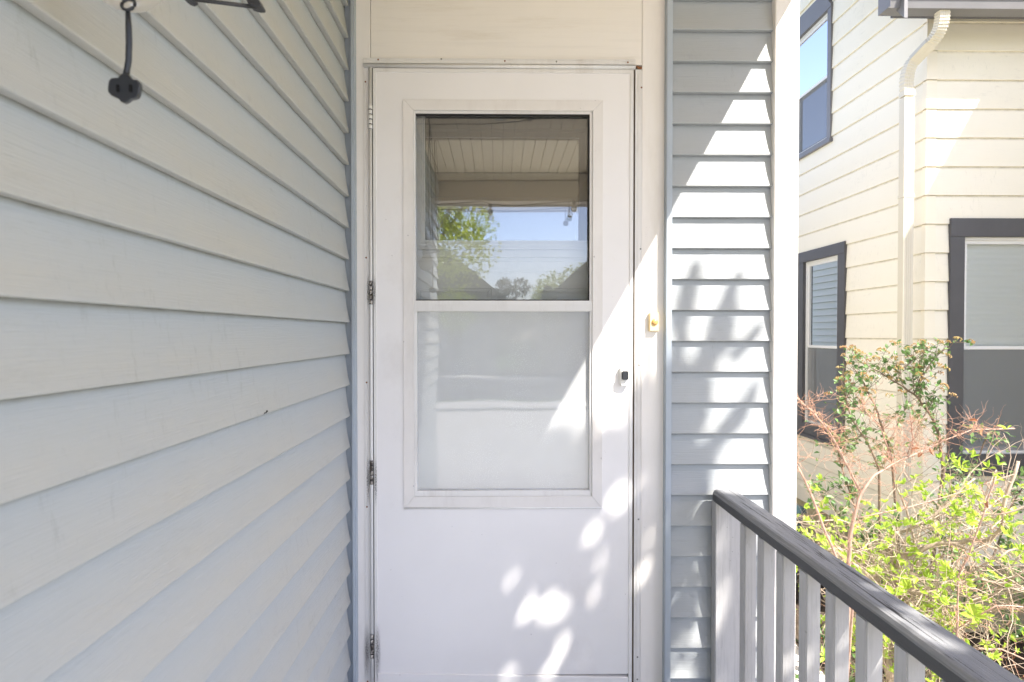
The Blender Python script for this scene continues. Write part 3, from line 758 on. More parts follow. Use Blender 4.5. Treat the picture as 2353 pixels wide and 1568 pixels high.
# side wall windows in (y0,y1,z0,z1)
sw = (4.66, 5.40, .25, 2.05); su = (4.88, 5.62, 2.98, 4.38)
def spans(lo, hi, z, holes):
    out_ = [(lo, hi)]
    for (a, b, c_, d_) in holes:
        if z+SZ*.5 > c_ and z+SZ*.5 < d_:
            nw = []
            for (s, e) in out_:
                if a > s: nw.append((s, min(a, e)))
                if b < e: nw.append((max(b, s), e))
            out_ = [(s, e) for s, e in nw if e-s > .01]
    return out_
for k in range(ks, 40):
    z = zn+k*SZ
    if z > ztop: break
    if z < 3.52:
        for (a, b) in spans(NX+.066, 5.2, z, [fw]):
            board('siding_board', STEEL, 'X', b-a, M['nsid'], NH, (a, NY, z), -1)
        bm = bmesh.new()   # corner cap
        prism(bm, [(NX-.0135, NY+.03), (NX-.0135, NY-.0135), (NX+.066, NY-.0135), (NX+.066, NY-.010), (NX-.010, NY-.010), (NX-.010, NY+.03)], 0, SZ-.003, 'XY')
        for v in bm.verts:
            t_ = v.co.z/SZ
            if v.co.y < NY: v.co.y += .0095*t_
            if v.co.x < NX: v.co.x += .0095*t_
        o = bm_obj('corner_cap', bm, M['ncap'], NH); o.location.z = z+.0005
    for (a, b) in spans(NY+.03, 9.0, z, [sw, su]):
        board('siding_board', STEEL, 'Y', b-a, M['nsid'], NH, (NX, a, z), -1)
# wall cores with window openings left open by building them as pieces
def core(name, ax, pl, th, lo, hi, zlo, zhi, holes):
    us = sorted({lo, hi, *[h[0]+.03 for h in holes], *[h[1]-.03 for h in holes]}); zs = sorted({zlo, zhi, *[h[2]+.03 for h in holes], *[h[3]-.03 for h in holes]})
    bm = bmesh.new()
    for u0, u1 in zip(us, us[1:]):
        for a0, a1 in zip(zs, zs[1:]):
            um, zm = (u0+u1)/2, (a0+a1)/2
            if any(h[0] < um < h[1] and h[2] < zm < h[3] for h in holes): continue
            if ax == 'X': bx(bm, u0, u1, pl, pl+th, a0, a1)
            else: bx(bm, pl, pl+th, u0, u1, a0, a1)
    return bm_obj(name, bm, M['ncap'], NH)
zf = zn+ks*SZ
sheet('side_yard', 1.0, 3.0, 6.0, 16.0, GZ+.006, M['conc'])
core('wall_core', 'X', NY+.005, .10, NX+.005, 5.2, zf, 3.6, [fw])
core('wall_core', 'Y', NX+.005, .10, NY+.106, 9.0, zf, 5.5, [sw, su])
box('foundation', NX+.012, 5.2, NY+.02, 9.0, GZ, zf-.001, M['found'], NH)
# interior dark boxes
box('interior_wall', NX+.9, NX+.95, NY+.9, 8.8, zf, 5.3, M['roomwall'], NH)
box('interior_wall', NX+.3, 5.1, NY+.85, NY+.88, zf, 3.5, M['roomwall'], NH)

def frame_boxes(bm, ax, O, I, f, b):
    "rect ring of 4 butted boxes"
    X0, X1, Z0, Z1 = O; x0, x1, z0, z1 = I
    for (a, c_, d, e) in ((X0, x0, Z0, Z1), (x1, X1, Z0, Z1), (x0, x1, z1, Z1), (x0, x1, Z0, z0)):
        if c_-a < 1e-5 or e-d < 1e-5: continue
        if ax == 'X': bx(bm, a, c_, min(f, b), max(f, b), d, e, .001)
        else: bx(bm, min(f, b), max(f, b), a, c_, d, e, .001)
def window(ax, O, pl, sgn, zmid, cas=.095, sill=.12, head=None, upper='shade', clip=False, light=None):
    """ax 'X': wall along X with outside towards -Y;  ax 'Y': wall along Y with outside towards -X."""
    X0, X1, Z0, Z1 = O; head = head or cas
    light = light or M['slate']
    I = (X0+cas, X1-cas, Z0+sill, Z1-head)
    bm = bmesh.new()
    f, b = pl-.022, pl+.02
    def B(u0, u1, z0, z1, d0, d1, bev=.0015, bm_=None):
        bm_ = bm_ or bm
        if ax == 'X': bx(bm_, u0, u1, d0, d1, z0, z1, bev)
        else: bx(bm_, d0, d1, u0, u1, z0, z1, bev)
    B(X0, I[0], Z0+.03, Z1-head, f, b); B(I[1], X1, Z0+.03, Z1-head, f, b)
    if clip:
        poly = [(X0, Z1-head+.0005), (X1, Z1-head+.0005), (X1, Z1), (X0+.12, Z1), (X0, Z1-.17)]
        prism(bm, poly, f-.004, b, 'YZ' if ax == 'Y' else 'XZ')
    else: B(X0, X1, Z1-head+.0005, Z1, f-.003, b)
    B(I[0], I[1], Z0+.03, I[2], f+.001, b)
    B(X0-.01, X1+.01, Z0, Z0+.029, f-.012, b)
    win = bm_obj('window', bm, light, NH)
    # reveal liner
    bm2 = bmesh.new()
    e = .004
    for (u0, u1, z0, z1) in ((I[0]-.02, I[0]-.0005, I[2], I[3]), (I[1]+.0005, I[1]+.02, I[2], I[3]), (I[0]-.02, I[1]+.02, I[3]+.0005, I[3]+.02), (I[0]-.02, I[1]+.02, I[2]-.02, I[2]-.0005)):
        B(u0, u1, z0, z1, b+.001, b+.08, 0, bm2)
    bm_obj('window_reveal', bm2, light, win)
    def ringm(name, O_, I_, d0, d1, m):
        b3 = bmesh.new(); frame_boxes(b3, ax, O_, I_, d0, d1); return bm_obj(name, b3, m, win)
    t = .020
    F1 = (I[0]+t, I[1]-t, I[2]+t, I[3]-t)
    ringm('window_frame', I, F1, pl+.006, pl+.05, M['nwhite'])
    s = .026
    ringm('upper_sash', (F1[0]+.0004, F1[1]-.0004, zmid-.012, F1[3]-.0004), (F1[0]+s, F1[1]-s, zmid+.012, F1[3]-s), pl+.016, pl+.034, M['nwhite'])
    ringm('lower_sash', (F1[0]+.0004, F1[1]-.0004, F1[2]+.0004, zmid+.006), (F1[0]+s, F1[1]-s, F1[2]+s, zmid-.016), pl+.036, pl+.054, M['nwhite'])
    def sheetw(name, u0, u1, z0, z1, d, m):
        if ax == 'X': vv_ = [(u0, d, z0), (u1, d, z0), (u1, d, z1), (u0, d, z1)]
        else: vv_ = [(d, u0, z0), (d, u1, z0), (d, u1, z1), (d, u0, z1)]
        return mesh_obj(name, vv_, [(0, 1, 2, 3)], m, win)
    sheetw('upper_pane', F1[0]+s-.004, F1[1]-s+.004, zmid+.01, F1[3]-s+.004, pl+.026, M['gl_nu'] if clip else M['gl_n'])
    sheetw('lower_pane', F1[0]+s-.004, F1[1]-s+.004, F1[2]+s-.004, zmid-.012, pl+.045, M['gl_n'])
    sheetw('insect_screen', F1[0]+.002, F1[1]-.002, F1[2]+.002, zmid-.013, pl+.020, M['screen'])
    if upper == 'blind':
        n_ = int((F1[3]-F1[2])/.046)
        for q in range(n_):
            z = F1[3]-.03-q*.046
            b4 = bmesh.new()
            u0, u1 = F1[0]+.02, F1[1]-.02
            c4 = [(-.018, -.012), (.018, .012), (.018, .0135), (-.018, -.0105)]
            for (dd, dz) in c4: pass
            va = [(pl+.085+dd, z+dz) for dd, dz in c4]
            if ax == 'X':
                f1 = [b4.verts.new((u0, d, zz)) for d, zz in va]; f2 = [b4.verts.new((u1, d, zz)) for d, zz in va]
            else:
                f1 = [b4.verts.new((d, u0, zz)) for d, zz in va]; f2 = [b4.verts.new((d, u1, zz)) for d, zz in va]
            for i_ in range(4): b4.faces.new((f1[i_], f1[(i_+1) % 4], f2[(i_+1) % 4], f2[i_]))
            b4.faces.new(f1); b4.faces.new(f2[::-1])
            bm_obj('blind_slat', b4, M['blind'], win)
    elif upper == 'shade':
        b5 = bmesh.new(); n_ = int((F1[3]-F1[2])/.02); prev = None
        for q in range(n_+1):
            z = F1[3]-q*.02; d = pl+.058+(.005 if q % 2 else 0)
            cur = [b5.verts.new((F1[0], d, z) if ax == 'X' else (d, F1[0], z)), b5.verts.new((F1[1], d, z) if ax == 'X' else (d, F1[1], z))]
            if prev: b5.faces.new((prev[0], prev[1], cur[1], cur[0]))
            prev = cur
        bm_obj('pleated_shade', b5, M['shade'], win)
    return win
window('X', (fw[0], fw[1], .25, fw[3]), NY, -1, WZ(800, NY), cas=.104, sill=.15, head=.128)
window('Y', sw, NX, -1, 1.13, cas=.10, sill=.14, head=.10, upper='blind')
window('Y', su, NX, -1, 3.62, cas=.055, sill=.055, head=.19, upper=None, clip=True, light=M['slatel'])

# eave: fascia, gutter, roof
gx0 = WX(2034, 3.51)
gz = WZ(12, 3.51)
bm = bmesh.new()
prism(bm, [(3.51, gz+.0), (3.50, gz+.045), (3.485, gz+.07), (3.48, gz+.11), (3.60, gz+.11), (3.60, gz+.105), (3.49, gz+.105), (3.495, gz+.07), (3.51, gz+.045), (3.52, gz+.006), (3.60, gz+.006), (3.60, gz)], gx0, 5.2, 'YZ')
bm_obj('gutter', bm, M['slatel'], NH)
box('gutter_end', gx0-.003, gx0-.0005, 3.485, 3.60, gz, gz+.11, M['slatel'], NH, .0006)
box('fascia_board', gx0+.10, 5.2, 3.603, 3.63, WZ(31, 3.603), gz+.12, M['slate'], NH, .002)
# overhang at the gable side: rake soffit board
bm = bmesh.new()
prism(bm, [(3.47, 3.27), (3.47, 3.44), (6.6, 3.44+1.23*3.13), (6.6, 3.27+1.23*3.13)], gx0+.075, gx0+.098, 'YZ')
bm_obj('rake_board', bm, M['slatel'], NH)
bm = bmesh.new(); prism(bm, [(3.47, 3.445), (3.47, 3.49), (6.6, 3.49+1.23*3.13), (6.6, 3.445+1.23*3.13)], gx0-.02, 5.3, 'YZ')
bm_obj('roof_slope', bm, M['shingle'], NH)
# projecting wing to the right, outside the picture, that shades the front wall
zw = 2.904+.0+ (4.25-3.371)*1.76
box('wing_wall', 4.25, 5.2, 2.2, 3.76, GZ, zw, M['ncap'], NH)
# downspout
def dsp(px, py, Y): return at(px, py, Y)
DS = []
Xd = NX-.045
yb_ = NX*FPX/(2078-1146)-.0
def rect_tube(bm, pts, wx_, wy_, frames=None, rib=.0):
    rings = []
    for i, p in enumerate(pts):
        p = Vector(p); a = Vector(pts[max(i-1, 0)]); b = Vector(pts[min(i+1, len(pts)-1)]); t = (b-a).normalized()
        s = Vector((0, 1, 0)); s = (s-t*s.dot(t)).normalized(); u = t.cross(s).normalized()
        k_ = 1.0 if not rib or i % 2 == 0 else 1-rib
        w2, h2 = wx_/2*k_, wy_/2*k_
        pr = [(-1, -1), (-.5, -1), (-.42, -.93), (-.34, -1), (-.08, -1), (0, -.93), (.08, -1), (.34, -1), (.42, -.93), (.5, -1), (1, -1), (1, 1), (-1, 1)]
        rings.append([bm.verts.new(p+u*(x*w2)+s*(y*h2)) for x, y in pr])
    n_ = len(rings[0])
    for a, b in zip(rings, rings[1:]):
        for i in range(n_): bm.faces.new((a[i], a[(i+1) % n_], b[(i+1) % n_], b[i]))
    bm.faces.new(rings[0]); bm.faces.new(rings[-1][::-1])
dY = 3.78
def dp(px, py, Y=None): return at(px, py, dY if Y is None else Y)
xd = at(2079, 768, dY).x
M['spout'] = mat('cream_downspout', (.64, .585, .46), .35, .45, var=.04, speck=.15)
dw = .070; dd_ = .052
bm = bmesh.new(); rect_tube(bm, [(xd, dY, GZ+.05), (xd, dY, dp(0, 215).z)], dw, dd_); spout = bm_obj('downspout', bm, M['spout'], NH)
bm = bmesh.new(); rect_tube(bm, [(xd, dY, dp(0, 212).z), (xd, dY, dp(0, 200).z)], dw*1.07, dd_*1.09); bm_obj('spout_collar', bm, M['spout'], spout)
# elbows (crimped)
def bez(a, b, c_, n_): return [a*(1-t)**2+b*2*t*(1-t)+c_*t*t for t in [k/n_ for k in range(n_+1)]]
e0 = Vector((xd, dY, dp(0, 202).z)); e1 = dp(2078, 166); e2 = dp(2100, 140, 3.74)
bm = bmesh.new(); rect_tube(bm, bez(e0, e1, e2, 20), dw, dd_, rib=.10); bm_obj('elbow', bm, M['spout'], spout)
e3 = dp(2138, 100, 3.64)
bm = bmesh.new(); rect_tube(bm, [e2, e3], dw*1.03, dd_*1.03); bm_obj('spout_offset', bm, M['spout'], spout)
e4 = dp(2168, 68, 3.56); e5 = dp(2165, 26, 3.55)
bm = bmesh.new(); rect_tube(bm, bez(e3, e4, e5, 22), dw, dd_, rib=.10); bm_obj('elbow', bm, M['spout'], spout)
bm = bmesh.new(); rect_tube(bm, [e5, dp(2163, -12, 3.55)], dw*1.04, dd_*1.04); bm_obj('gutter_outlet', bm, M['slatel'], spout)

for zz in (2.2, .55):
    box('spout_strap', xd-dw/2-.004, xd+dw/2+.004, dY-dd_/2-.003, dY+dd_/2+.003, zz, zz+.022, M['spout'], spout, .001)
# bin beside the neighbour wall
BN = thing('wheelie_bin', 'dark teal plastic bin behind the shrub beside the white corner board', 'bin')
bm = bmesh.new(); prism(bm, [(1.98, GZ+.01), (2.34, GZ+.01), (2.40, -.16), (1.92, -.16)], 4.25, 4.75); bm_obj('bin_body', bm, M['teal'], BN)
bm = bmesh.new(); prism(bm, [(1.90, -.158), (2.42, -.158), (2.41, -.12), (2.30, -.085), (2.02, -.085), (1.91, -.12)], 4.22, 4.78); bm_obj('bin_lid', bm, M['teal'], BN)
for x in (1.97, 2.31):
    bm = bmesh.new(); 
    for v in [0]: lathe(bm, (0, 0, 0), [(.09, -.02), (.10, -.012), (.10, .012), (.09, .02)], 20)
    o = bm_obj('wheel', bm, M['black'], BN, True); o.rotation_euler = (0, math.pi/2, 0); o.location = (x, 4.78, GZ+.10)

# ================================================================== PLANTS
def leaf_geo(V, Fc, c, d, n_, L_, W_, fold=.25):
    "pointed leaf from c along d, normal n_"
    s = d.cross(n_).normalized(); n_ = s.cross(d).normalized()
    i = len(V)
    V += [c, c+d*L_*.38+s*W_*.5+n_*W_*fold, c+d*L_*.72+s*W_*.36+n_*W_*fold*.6, c+d*L_-n_*L_*.10, c+d*L_*.72-s*W_*.36+n_*W_*fold*.6, c+d*L_*.38-s*W_*.5+n_*W_*fold, c+d*L_*.5]
    Fc += [(i, i+1, i+6), (i+1, i+2, i+6), (i+2, i+3, i+6), (i+3, i+4, i+6), (i+4, i+5, i+6), (i+5, i, i+6)]
def rv(): 
    while True:
        v = Vector((random.uniform(-1, 1), random.uniform(-1, 1), random.uniform(-1, 1)))
        if .01 < v.length < 1: return v.normalized()
def walk(p0, d0, length, n_, curl=.25, grav=0.0):
    p = Vector(p0); d = Vector(d0).normalized(); pts = [p.copy()]
    for k in range(n_):
        d = (d+rv()*curl+Vector((0, 0, grav))).normalized(); p = p+d*length/n_; pts.append(p.copy())
    return pts
# sprig meshes (shared)
def sprig_mesh(kind, seed):
    random.seed(seed); V, Fc = [], []
    n_ = random.choice((4, 5, 6))
    for k in range(n_):
        a = k*2*math.pi/n_+random.uniform(-.4, .4); el = random.uniform(.2, 1.0)
        d = Vector((math.cos(a)*math.cos(el), math.sin(a)*math.cos(el), math.sin(el)))
        L_ = random.uniform(.026, .050); leaf_geo(V, Fc, Vector((0, 0, 0))+d*.003, d, Vector((0, 0, 1))+rv()*.4, L_, L_*random.uniform(.42, .55))
    for k in range(2):
        d = (Vector((0, 0, 1))+rv()*.5).normalized(); leaf_geo(V, Fc, Vector((0, 0, .002)), d, rv(), .014, .006)
    me = bpy.data.meshes.new('leaf_sprig'); me.from_pydata([tuple(v) for v in V], [], Fc); me.materials.append(M['lime']); return me
LS = [sprig_mesh('l', 100+i) for i in range(7)]
def put(name, me, p, d, s, parent):
    o = bpy.data.objects.new(name, me); COL.objects.link(o); o.parent = parent; o.location = p
    q = Vector(d).to_track_quat('Z', 'Y'); q = q @ Matrix.Rotation(random.uniform(0, 6.28), 3, 'Z').to_quaternion()
    o.rotation_mode = 'QUATERNION'; o.rotation_quaternion = q; o.scale = (s, s, s); return o

random.seed(21)
G = thing('lime_leaved_shrub', 'shrub with bright lime spring leaves and tan twigs behind the porch railing', 'shrub')
YG = 2.4
main = [
 ([(2040, 1500, 2.55), (2051, 1365, 2.5), (2060, 1310, 2.45), (2081, 1275, 2.42), (2161, 1247, 2.35), (2265, 1243, 2.25), (2300, 1218, 2.2), (2312, 1137, 2.2), (2340, 1060, 2.2)], .016, .006),
 ([(2070, 1480, 2.6), (2063, 1330, 2.55), (2043, 1260, 2.5), (2060, 1225, 2.5), (2133, 1198, 2.5), (2186, 1154, 2.5), (2240, 1100, 2.5)], .014, .004),
 ([(2060, 1500, 2.6), (2090, 1400, 2.5), (2075, 1352, 2.45), (2100, 1365, 2.4), (2160, 1356, 2.35), (2250, 1330, 2.3), (2353, 1352, 2.2), (2420, 1330, 2.2)], .011, .004),
 ([(2030, 1480, 2.5), (2000, 1330, 2.4), (1940, 1270, 2.35), (1880, 1215, 2.3), (1833, 1200, 2.3), (1790, 1180, 2.3)], .007, .002),
 ([(2040, 1490, 2.5), (2010, 1300, 2.5), (1990, 1220, 2.5), (1930, 1195, 2.45), (1833, 1198, 2.4)], .006, .002),
 ([(2050, 1490, 2.6), (2020, 1330, 2.6), (1960, 1270, 2.6), (1900, 1260, 2.5), (1850, 1280, 2.5)], .005, .002),
 ([(2100, 1500, 2.5), (2180, 1400, 2.4), (2280, 1370, 2.3), (2370, 1300, 2.2)], .009, .004),
 ([(2100, 1500, 2.5), (2150, 1360, 2.5), (2200, 1300, 2.5), (2240, 1200, 2.5), (2290, 1080, 2.5)], .009, .003),
 ([(2080, 1480, 2.7), (2110, 1300, 2.7), (2090, 1200, 2.7), (2060, 1120, 2.7), (2080, 1060, 2.7)], .010, .003),
 ([(2150, 1520, 2.6), (2230, 1420, 2.5), (2300, 1400, 2.4), (2380, 1400, 2.3)], .008, .003),
 ([(2040, 1500, 2.5), (1990, 1380, 2.4), (1960, 1330, 2.3), (1920, 1390, 2.25), (1890, 1450, 2.2)], .006, .002),
 ([(2353, 1250, 2.1), (2300, 1280, 2.1), (2240, 1310, 2.15), (2190, 1330, 2.2)], .004, .002),
 ([(2380, 1160, 2.0), (2310, 1180, 2.05), (2240, 1185, 2.1), (2150, 1215, 2.15)], .004, .0015),
]
basep = Vector((2.02, 2.75, GZ))
twigpts = []
for pl_, r0, r1 in main:
    pts = [at(*p) for p in pl_]
    if pts[0].z < .3: pts = [basep+Vector((random.uniform(-.12, .12), random.uniform(-.1, .1), 0)), basep.lerp(pts[0], .6)+rv()*.04]+pts
    # subdivide with jitter
    fine = []
    for a, b in zip(pts, pts[1:]):
        for t in (0, .33, .66): fine.append(a.lerp(b, t)+(rv()*.006 if t else Vector()))
    fine.append(pts[-1])
    rad = [r0+(r1-r0)*i/(len(fine)-1) for i in range(len(fine))]
    bm = bmesh.new(); tube(bm, fine, rad, 8); bm_obj('branch', bm, M['bark'], G, True)
    for i in range(4, len(fine)-1):
        if at(1800, 768, 2.4).x < fine[i].x: twigpts.append((fine[i], (fine[i+1]-fine[i]).normalized(), rad[i]))
def inbox(p):
    "photo position of p"
    v = _R.transposed() @ (p-EYE)
    return (v.x/-v.z*FPX+1176.5-15, -v.y/-v.z*FPX+784)
def env_ok(p, marg=0):
    u, v = inbox(p)
    top = 1090 if u < 1900 else (1125 if u < 1960 else (1150 if u < 2060 else (1080 if u < 2150 else (1030 if u < 2230 else 960))))
    return u > 1780 and v > top-marg and p.y > 1.95
bm = bmesh.new(); tips = []
def twig(p, d, L_, r, lvl):
    pts = walk(p, d, L_, 5, .28, .03)
    if not env_ok(pts[-1]): return
    tube(bm, pts, [r*(1-.13*i) for i in range(6)], 4, False)
    tips.append((pts[-1], (pts[-1]-pts[-2]).normalized()))
    if random.random() < .45: tips.append((pts[3], rv()+Vector((0, 0, .6))))
    if lvl > 0:
        for k in range(2 if lvl > 1 else 2):
            i = random.randint(1, 4); twig(pts[i], (pts[i+1]-pts[i]).normalized()+rv()*1.0, L_*random.uniform(.5, .75), r*.6, lvl-1)
for (p, d, r) in twigpts:
    for k in range(2):
        dd = (rv()+Vector((-.1, -.15, .15)))
        twig(p, dd, random.uniform(.18, .46), min(r*.5, .0030), 2 if k else 1)
tag(bm_obj('twigs', bm, M['bark'], G), kind='stuff')
random.shuffle(tips)
tips = [t for t in tips if env_ok(t[0], -5)]
print('lime tips', len(tips))
near = sorted(tips, key=lambda t: t[0].y)
for (p, d) in tips[:290]: put('leaf_sprig', random.choice(LS), p, d+Vector((0, 0, .8)), random.uniform(.6, 1.1), G)
V, Fc = [], []
for (p, d) in tips[290:900]:
    for k in range(3):
        dd = (d+rv()*.9+Vector((0, 0, .3))).normalized(); L_ = random.uniform(.018, .038); leaf_geo(V, Fc, p, dd, rv()+Vector((0, 0, .8)), L_, L_*.5)
tag(mesh_obj('foliage', V, Fc, M['lime'], G), kind='stuff')

# red dry vine climbing through it
random.seed(5)
VN = thing('dry_vine', 'reddish leafless vine with curled tendrils crossing in front of the lime shrub', 'vine')
vines = [
 ([(1948, 1420, 2.0), (1949, 1302, 2.0), (1953, 1233, 2.0), (1969, 1165, 2.0), (1980, 1132, 2.0), (2009, 1092, 2.02), (2050, 1068, 2.05), (2089, 1050, 2.05), (2130, 1032, 2.1), (2168, 1013, 2.1), (2236, 987, 2.1)], .0100, .0015),
 ([(1977, 1130, 2.0), (1952, 1080, 2.0), (1930, 1038, 2.0), (1912, 1005, 2.0), (1897, 985, 2.0), (1874, 955, 2.0), (1851, 934, 2.0), (1828, 912, 2.0)], .0045, .0028),
 ([(1960, 1380, 1.95), (1922, 1283, 1.95), (1897, 1225, 1.95), (1864, 1137, 1.95), (1830, 1067, 1.95), (1815, 1030, 1.95)], .0052, .0035),
 ([(2195, 1520, 2.05), (2199, 1456, 2.05), (2200, 1390, 2.05), (2202, 1324, 2.05), (2224, 1283, 2.05), (2257, 1192, 2.05), (2273, 1137, 2.05), (2290, 1090, 2.05)], .0045, .0022),
 ([(2060, 1088, 2.1), (2040, 1030, 2.1), (2025, 985, 2.1), (1985, 940, 2.1), (1982, 920, 2.1)], .003, .0015),
 ([(2095, 1050, 2.1), (2098, 1010, 2.1), (2095, 975, 2.1), (2092, 955, 2.1)], .003, .0015),
 ([(1975, 1190, 2.02), (2080, 1168, 2.05), (2180, 1140, 2.05), (2330, 1090, 2.05)], .0022, .001),
 ([(2240, 1490, 2.2), (2300, 1492, 2.2), (2353, 1515, 2.15)], .004, .003),
 ([(2350, 1395, 2.1), (2290, 1392, 2.1), (2230, 1425, 2.15), (2180, 1460, 2.2)], .003, .002),
 ([(2330, 985, 2.2), (2240, 987, 2.1), (2225, 1000, 2.1)], .003, .002),
]
tp = []
for pl_, r0, r1 in vines:
    pts = [at(*p) for p in pl_]; fine = []
    if pl_[0][1] > 1370 and r0 > .0044: pts = [Vector((pts[0].x*1.02, pts[0].y+.15, GZ))]+pts
    for a, b in zip(pts, pts[1:]):
        for t in (0, .5): fine.append(a.lerp(b, t)+(rv()*.002 if t else Vector()))
    fine.append(pts[-1]); rad = [r1+(r0-r1)*(1-i/(len(fine)-1))**1.5+random.uniform(0, .0006) for i in range(len(fine))]
    bm = bmesh.new(); tube(bm, fine, rad, 8); bm_obj('vine_stem', bm, M['vine'], VN, True)
    for i in range(1, len(fine)-1): tp.append((fine[i], (fine[i+1]-fine[i]).normalized(), inbox(fine[i])))
bm = bmesh.new()
def tendril(p, d, L_, r, lvl):
    pts = walk(p, d, L_, 7, .45, .02)
    u, v = inbox(pts[-1])
    if u < 1770: return
    tube(bm, pts, [r*(1-.1*i) for i in range(8)], 3, False)
    if lvl:
        for k in range(3):
            i = random.randint(1, 6); tendril(pts[i], rv()+Vector((0, -.1, .2)), L_*.5, r*.7, lvl-1)
for (p, d, (u, v)) in tp:
    n_ = 6 if v < 1080 else 2
    for k in range(n_): tendril(p, rv()+Vector((0, -.2, .5 if v < 1080 else .1)), random.uniform(.04, .16), .0011, 1)
tag(bm_obj('tendrils', bm, M['tendril'], VN), kind='stuff')
for (px, py) in ((2115, 1032), (2122, 1042), (2135, 1030), (1888, 975), (1892, 985), (2248, 968), (2259, 985), (2270, 1152), (1862, 944)):
    V, Fc = [], []; leaf_geo(V, Fc, Vector(), Vector((0, 0, 1)), Vector((0, 1, 0)), .03, .014, .5)
    o = mesh_obj('dry_leaf', V, Fc, M['dryleaf'], VN); o.location = at(px, py, 2.02); o.rotation_euler = (random.uniform(1.5, 4), random.uniform(-1, 1), random.uniform(0, 6))

# viburnum close to the neighbour wall
random.seed(11)
VB = thing('viburnum_shrub', 'taller shrub with dark green leaves and brown orange bud clusters against the cream wall', 'shrub')
def vmain(pl_, r0, r1):
    pts = [at(*p) for p in pl_]; fine = []
    for a, b in zip(pts, pts[1:]):
        for t in (0, .33, .66): fine.append(a.lerp(b, t)+(rv()*.004 if t else Vector()))
    fine.append(pts[-1]); return fine, [r0+(r1-r0)*i/(len(fine)-1) for i in range(len(fine))]
YV = 3.05
stems = [
 ([(2120, 1500), (2168, 1080), (2160, 1010), (2145, 965), (2110, 915), (2075, 888), (2045, 870)], .011, .004),
 ([(2085, 888+12), (2110, 880), (2130, 850), (2150, 815), (2180, 800), (2200, 780)], .005, .002),
 ([(2100, 905), (2120, 870), (2112, 830), (2128, 800)], .004, .0015),
 ([(2080, 1500), (2050, 1060), (2030, 990), (2010, 930), (1985, 880), (1960, 845)], .009, .003),
 ([(2020, 1500), (2020, 1080), (1990, 1010), (1955, 960), (1940, 900), (1930, 870)], .008, .002),
 ([(2010, 1010), (1980, 1000), (1950, 1020), (1935, 1000)], .003, .001),
 ([(2045, 870), (2010, 850), (1975, 830), (1955, 820)], .004, .001),
 ([(2060, 880), (2070, 850), (2090, 835), (2108, 808)], .003, .001),
 ([(2045, 1010), (2070, 960), (2095, 905)], .003, .001),
 ([(2020, 975), (1975, 940), (1950, 915), (1935, 905)], .003, .001),
 ([(2110, 1450), (2200, 1180), (2260, 1020), (2275, 990)], .007, .002),
 ([(2060, 1480), (1960, 1150), (1930, 1060), (1915, 960)], .006, .002),
 ([(2200, 1480), (2290, 1260), (2330, 1150), (2360, 1100)], .007, .002),
 ([(2100, 1480), (1990, 1250), (1900, 1150), (1860, 1110)], .006, .002),
 ([(2160, 1500), (2230, 1380), (2330, 1330), (2400, 1300)], .006, .002),
 ([(2150, 1500), (2190, 1290), (2180, 1180), (2210, 1090)], .007, .002),
 ([(2280, 1500), (2340, 1400), (2400, 1380)], .006, .002),
 ([(2085, 1045), (2120, 960), (2140, 925)], .003, .001),
]
bm0 = bmesh.new(); V, Fc = [], []; ends = []; nodes = []
for s_, r0, r1 in stems:
    dY_ = random.uniform(-.12, .2)
    pl_ = [(a, b, YV+dY_*(1 if b > 1000 else .3)) for a, b in s_]
    fine, rad = vmain(pl_, r0, r1)
    if s_[0][1] >= 1400: fine = [Vector((2.28+random.uniform(-.1, .2), 3.15+random.uniform(-.08, .1), GZ))]+fine; rad = [rad[0]*1.1]+rad
    bm = bmesh.new(); tube(bm, fine, rad, 7); bm_obj('stem', bm, M['bark2'], VB, True)
    nodes += [(fine[i], (fine[i]-fine[i-1]).normalized()) for i in range(2, len(fine))]; ends.append((fine[-1], (fine[-1]-fine[-2]).normalized()))
for (p, d) in nodes:
    u, v = inbox(p)
    for k in range(3 if v < 1150 else 5):
        pts = walk(p, d*.5+rv()+Vector((0, 0, .45)), random.uniform(.05, .20), 4, .3, .05)
        u, v = inbox(pts[-1])
        if u < 1845 or v < 785: continue
        if u < 1925 and v < 900: continue
        if v < 1000 and u > 2235: continue
        tube(bm0, pts, [.0017, .0014, .0012, .001, .0008], 4, False); ends.append((pts[-1], (pts[-1]-pts[-2]).normalized()))
        for q in pts[1:]:
            for s in (0, 1):
                if random.random() < (.42 if v < 1000 else .75):
                    dd = (rv()+Vector((0, 0, .15))).normalized(); L_ = random.uniform(.020, .040)*(1 if v < 1100 else 1.2); leaf_geo(V, Fc, q, dd, rv()+Vector((0, 0, 1)), L_, L_*.62, .15)
tag(bm_obj('twigs', bm0, M['bark2'], VB), kind='stuff')
tag(mesh_obj('foliage', V, Fc, M['dgreen'], VB), kind='stuff')
def cluster_mesh(seed):
    random.seed(seed); V, Fc = [], []
    for k in range(26):
        a = random.uniform(0, 6.28); r = .024*math.sqrt(random.random()); c_ = Vector((r*math.cos(a), r*math.sin(a), .014-.012*(r/.024)**2+random.uniform(-.003, .003)))
        i = len(V); s = random.uniform(.0025, .0045)
        V += [c_+Vector((s, 0, 0)), c_+Vector((0, s, 0)), c_+Vector((-s, 0, 0)), c_+Vector((0, -s, 0)), c_+Vector((0, 0, s*1.2)), c_-Vector((0, 0, s*2))]
        for q in range(4): Fc += [(i+q, i+(q+1) % 4, i+4), (i+(q+1) % 4, i+q, i+5)]
    me = bpy.data.meshes.new('bud_cluster'); me.from_pydata([tuple(v) for v in V], [], Fc); me.materials.append(M['flow']); return me
CM = [cluster_mesh(300+i) for i in range(4)]
random.seed(12)
cands = [e for e in ends]; random.shuffle(cands); chosen = []
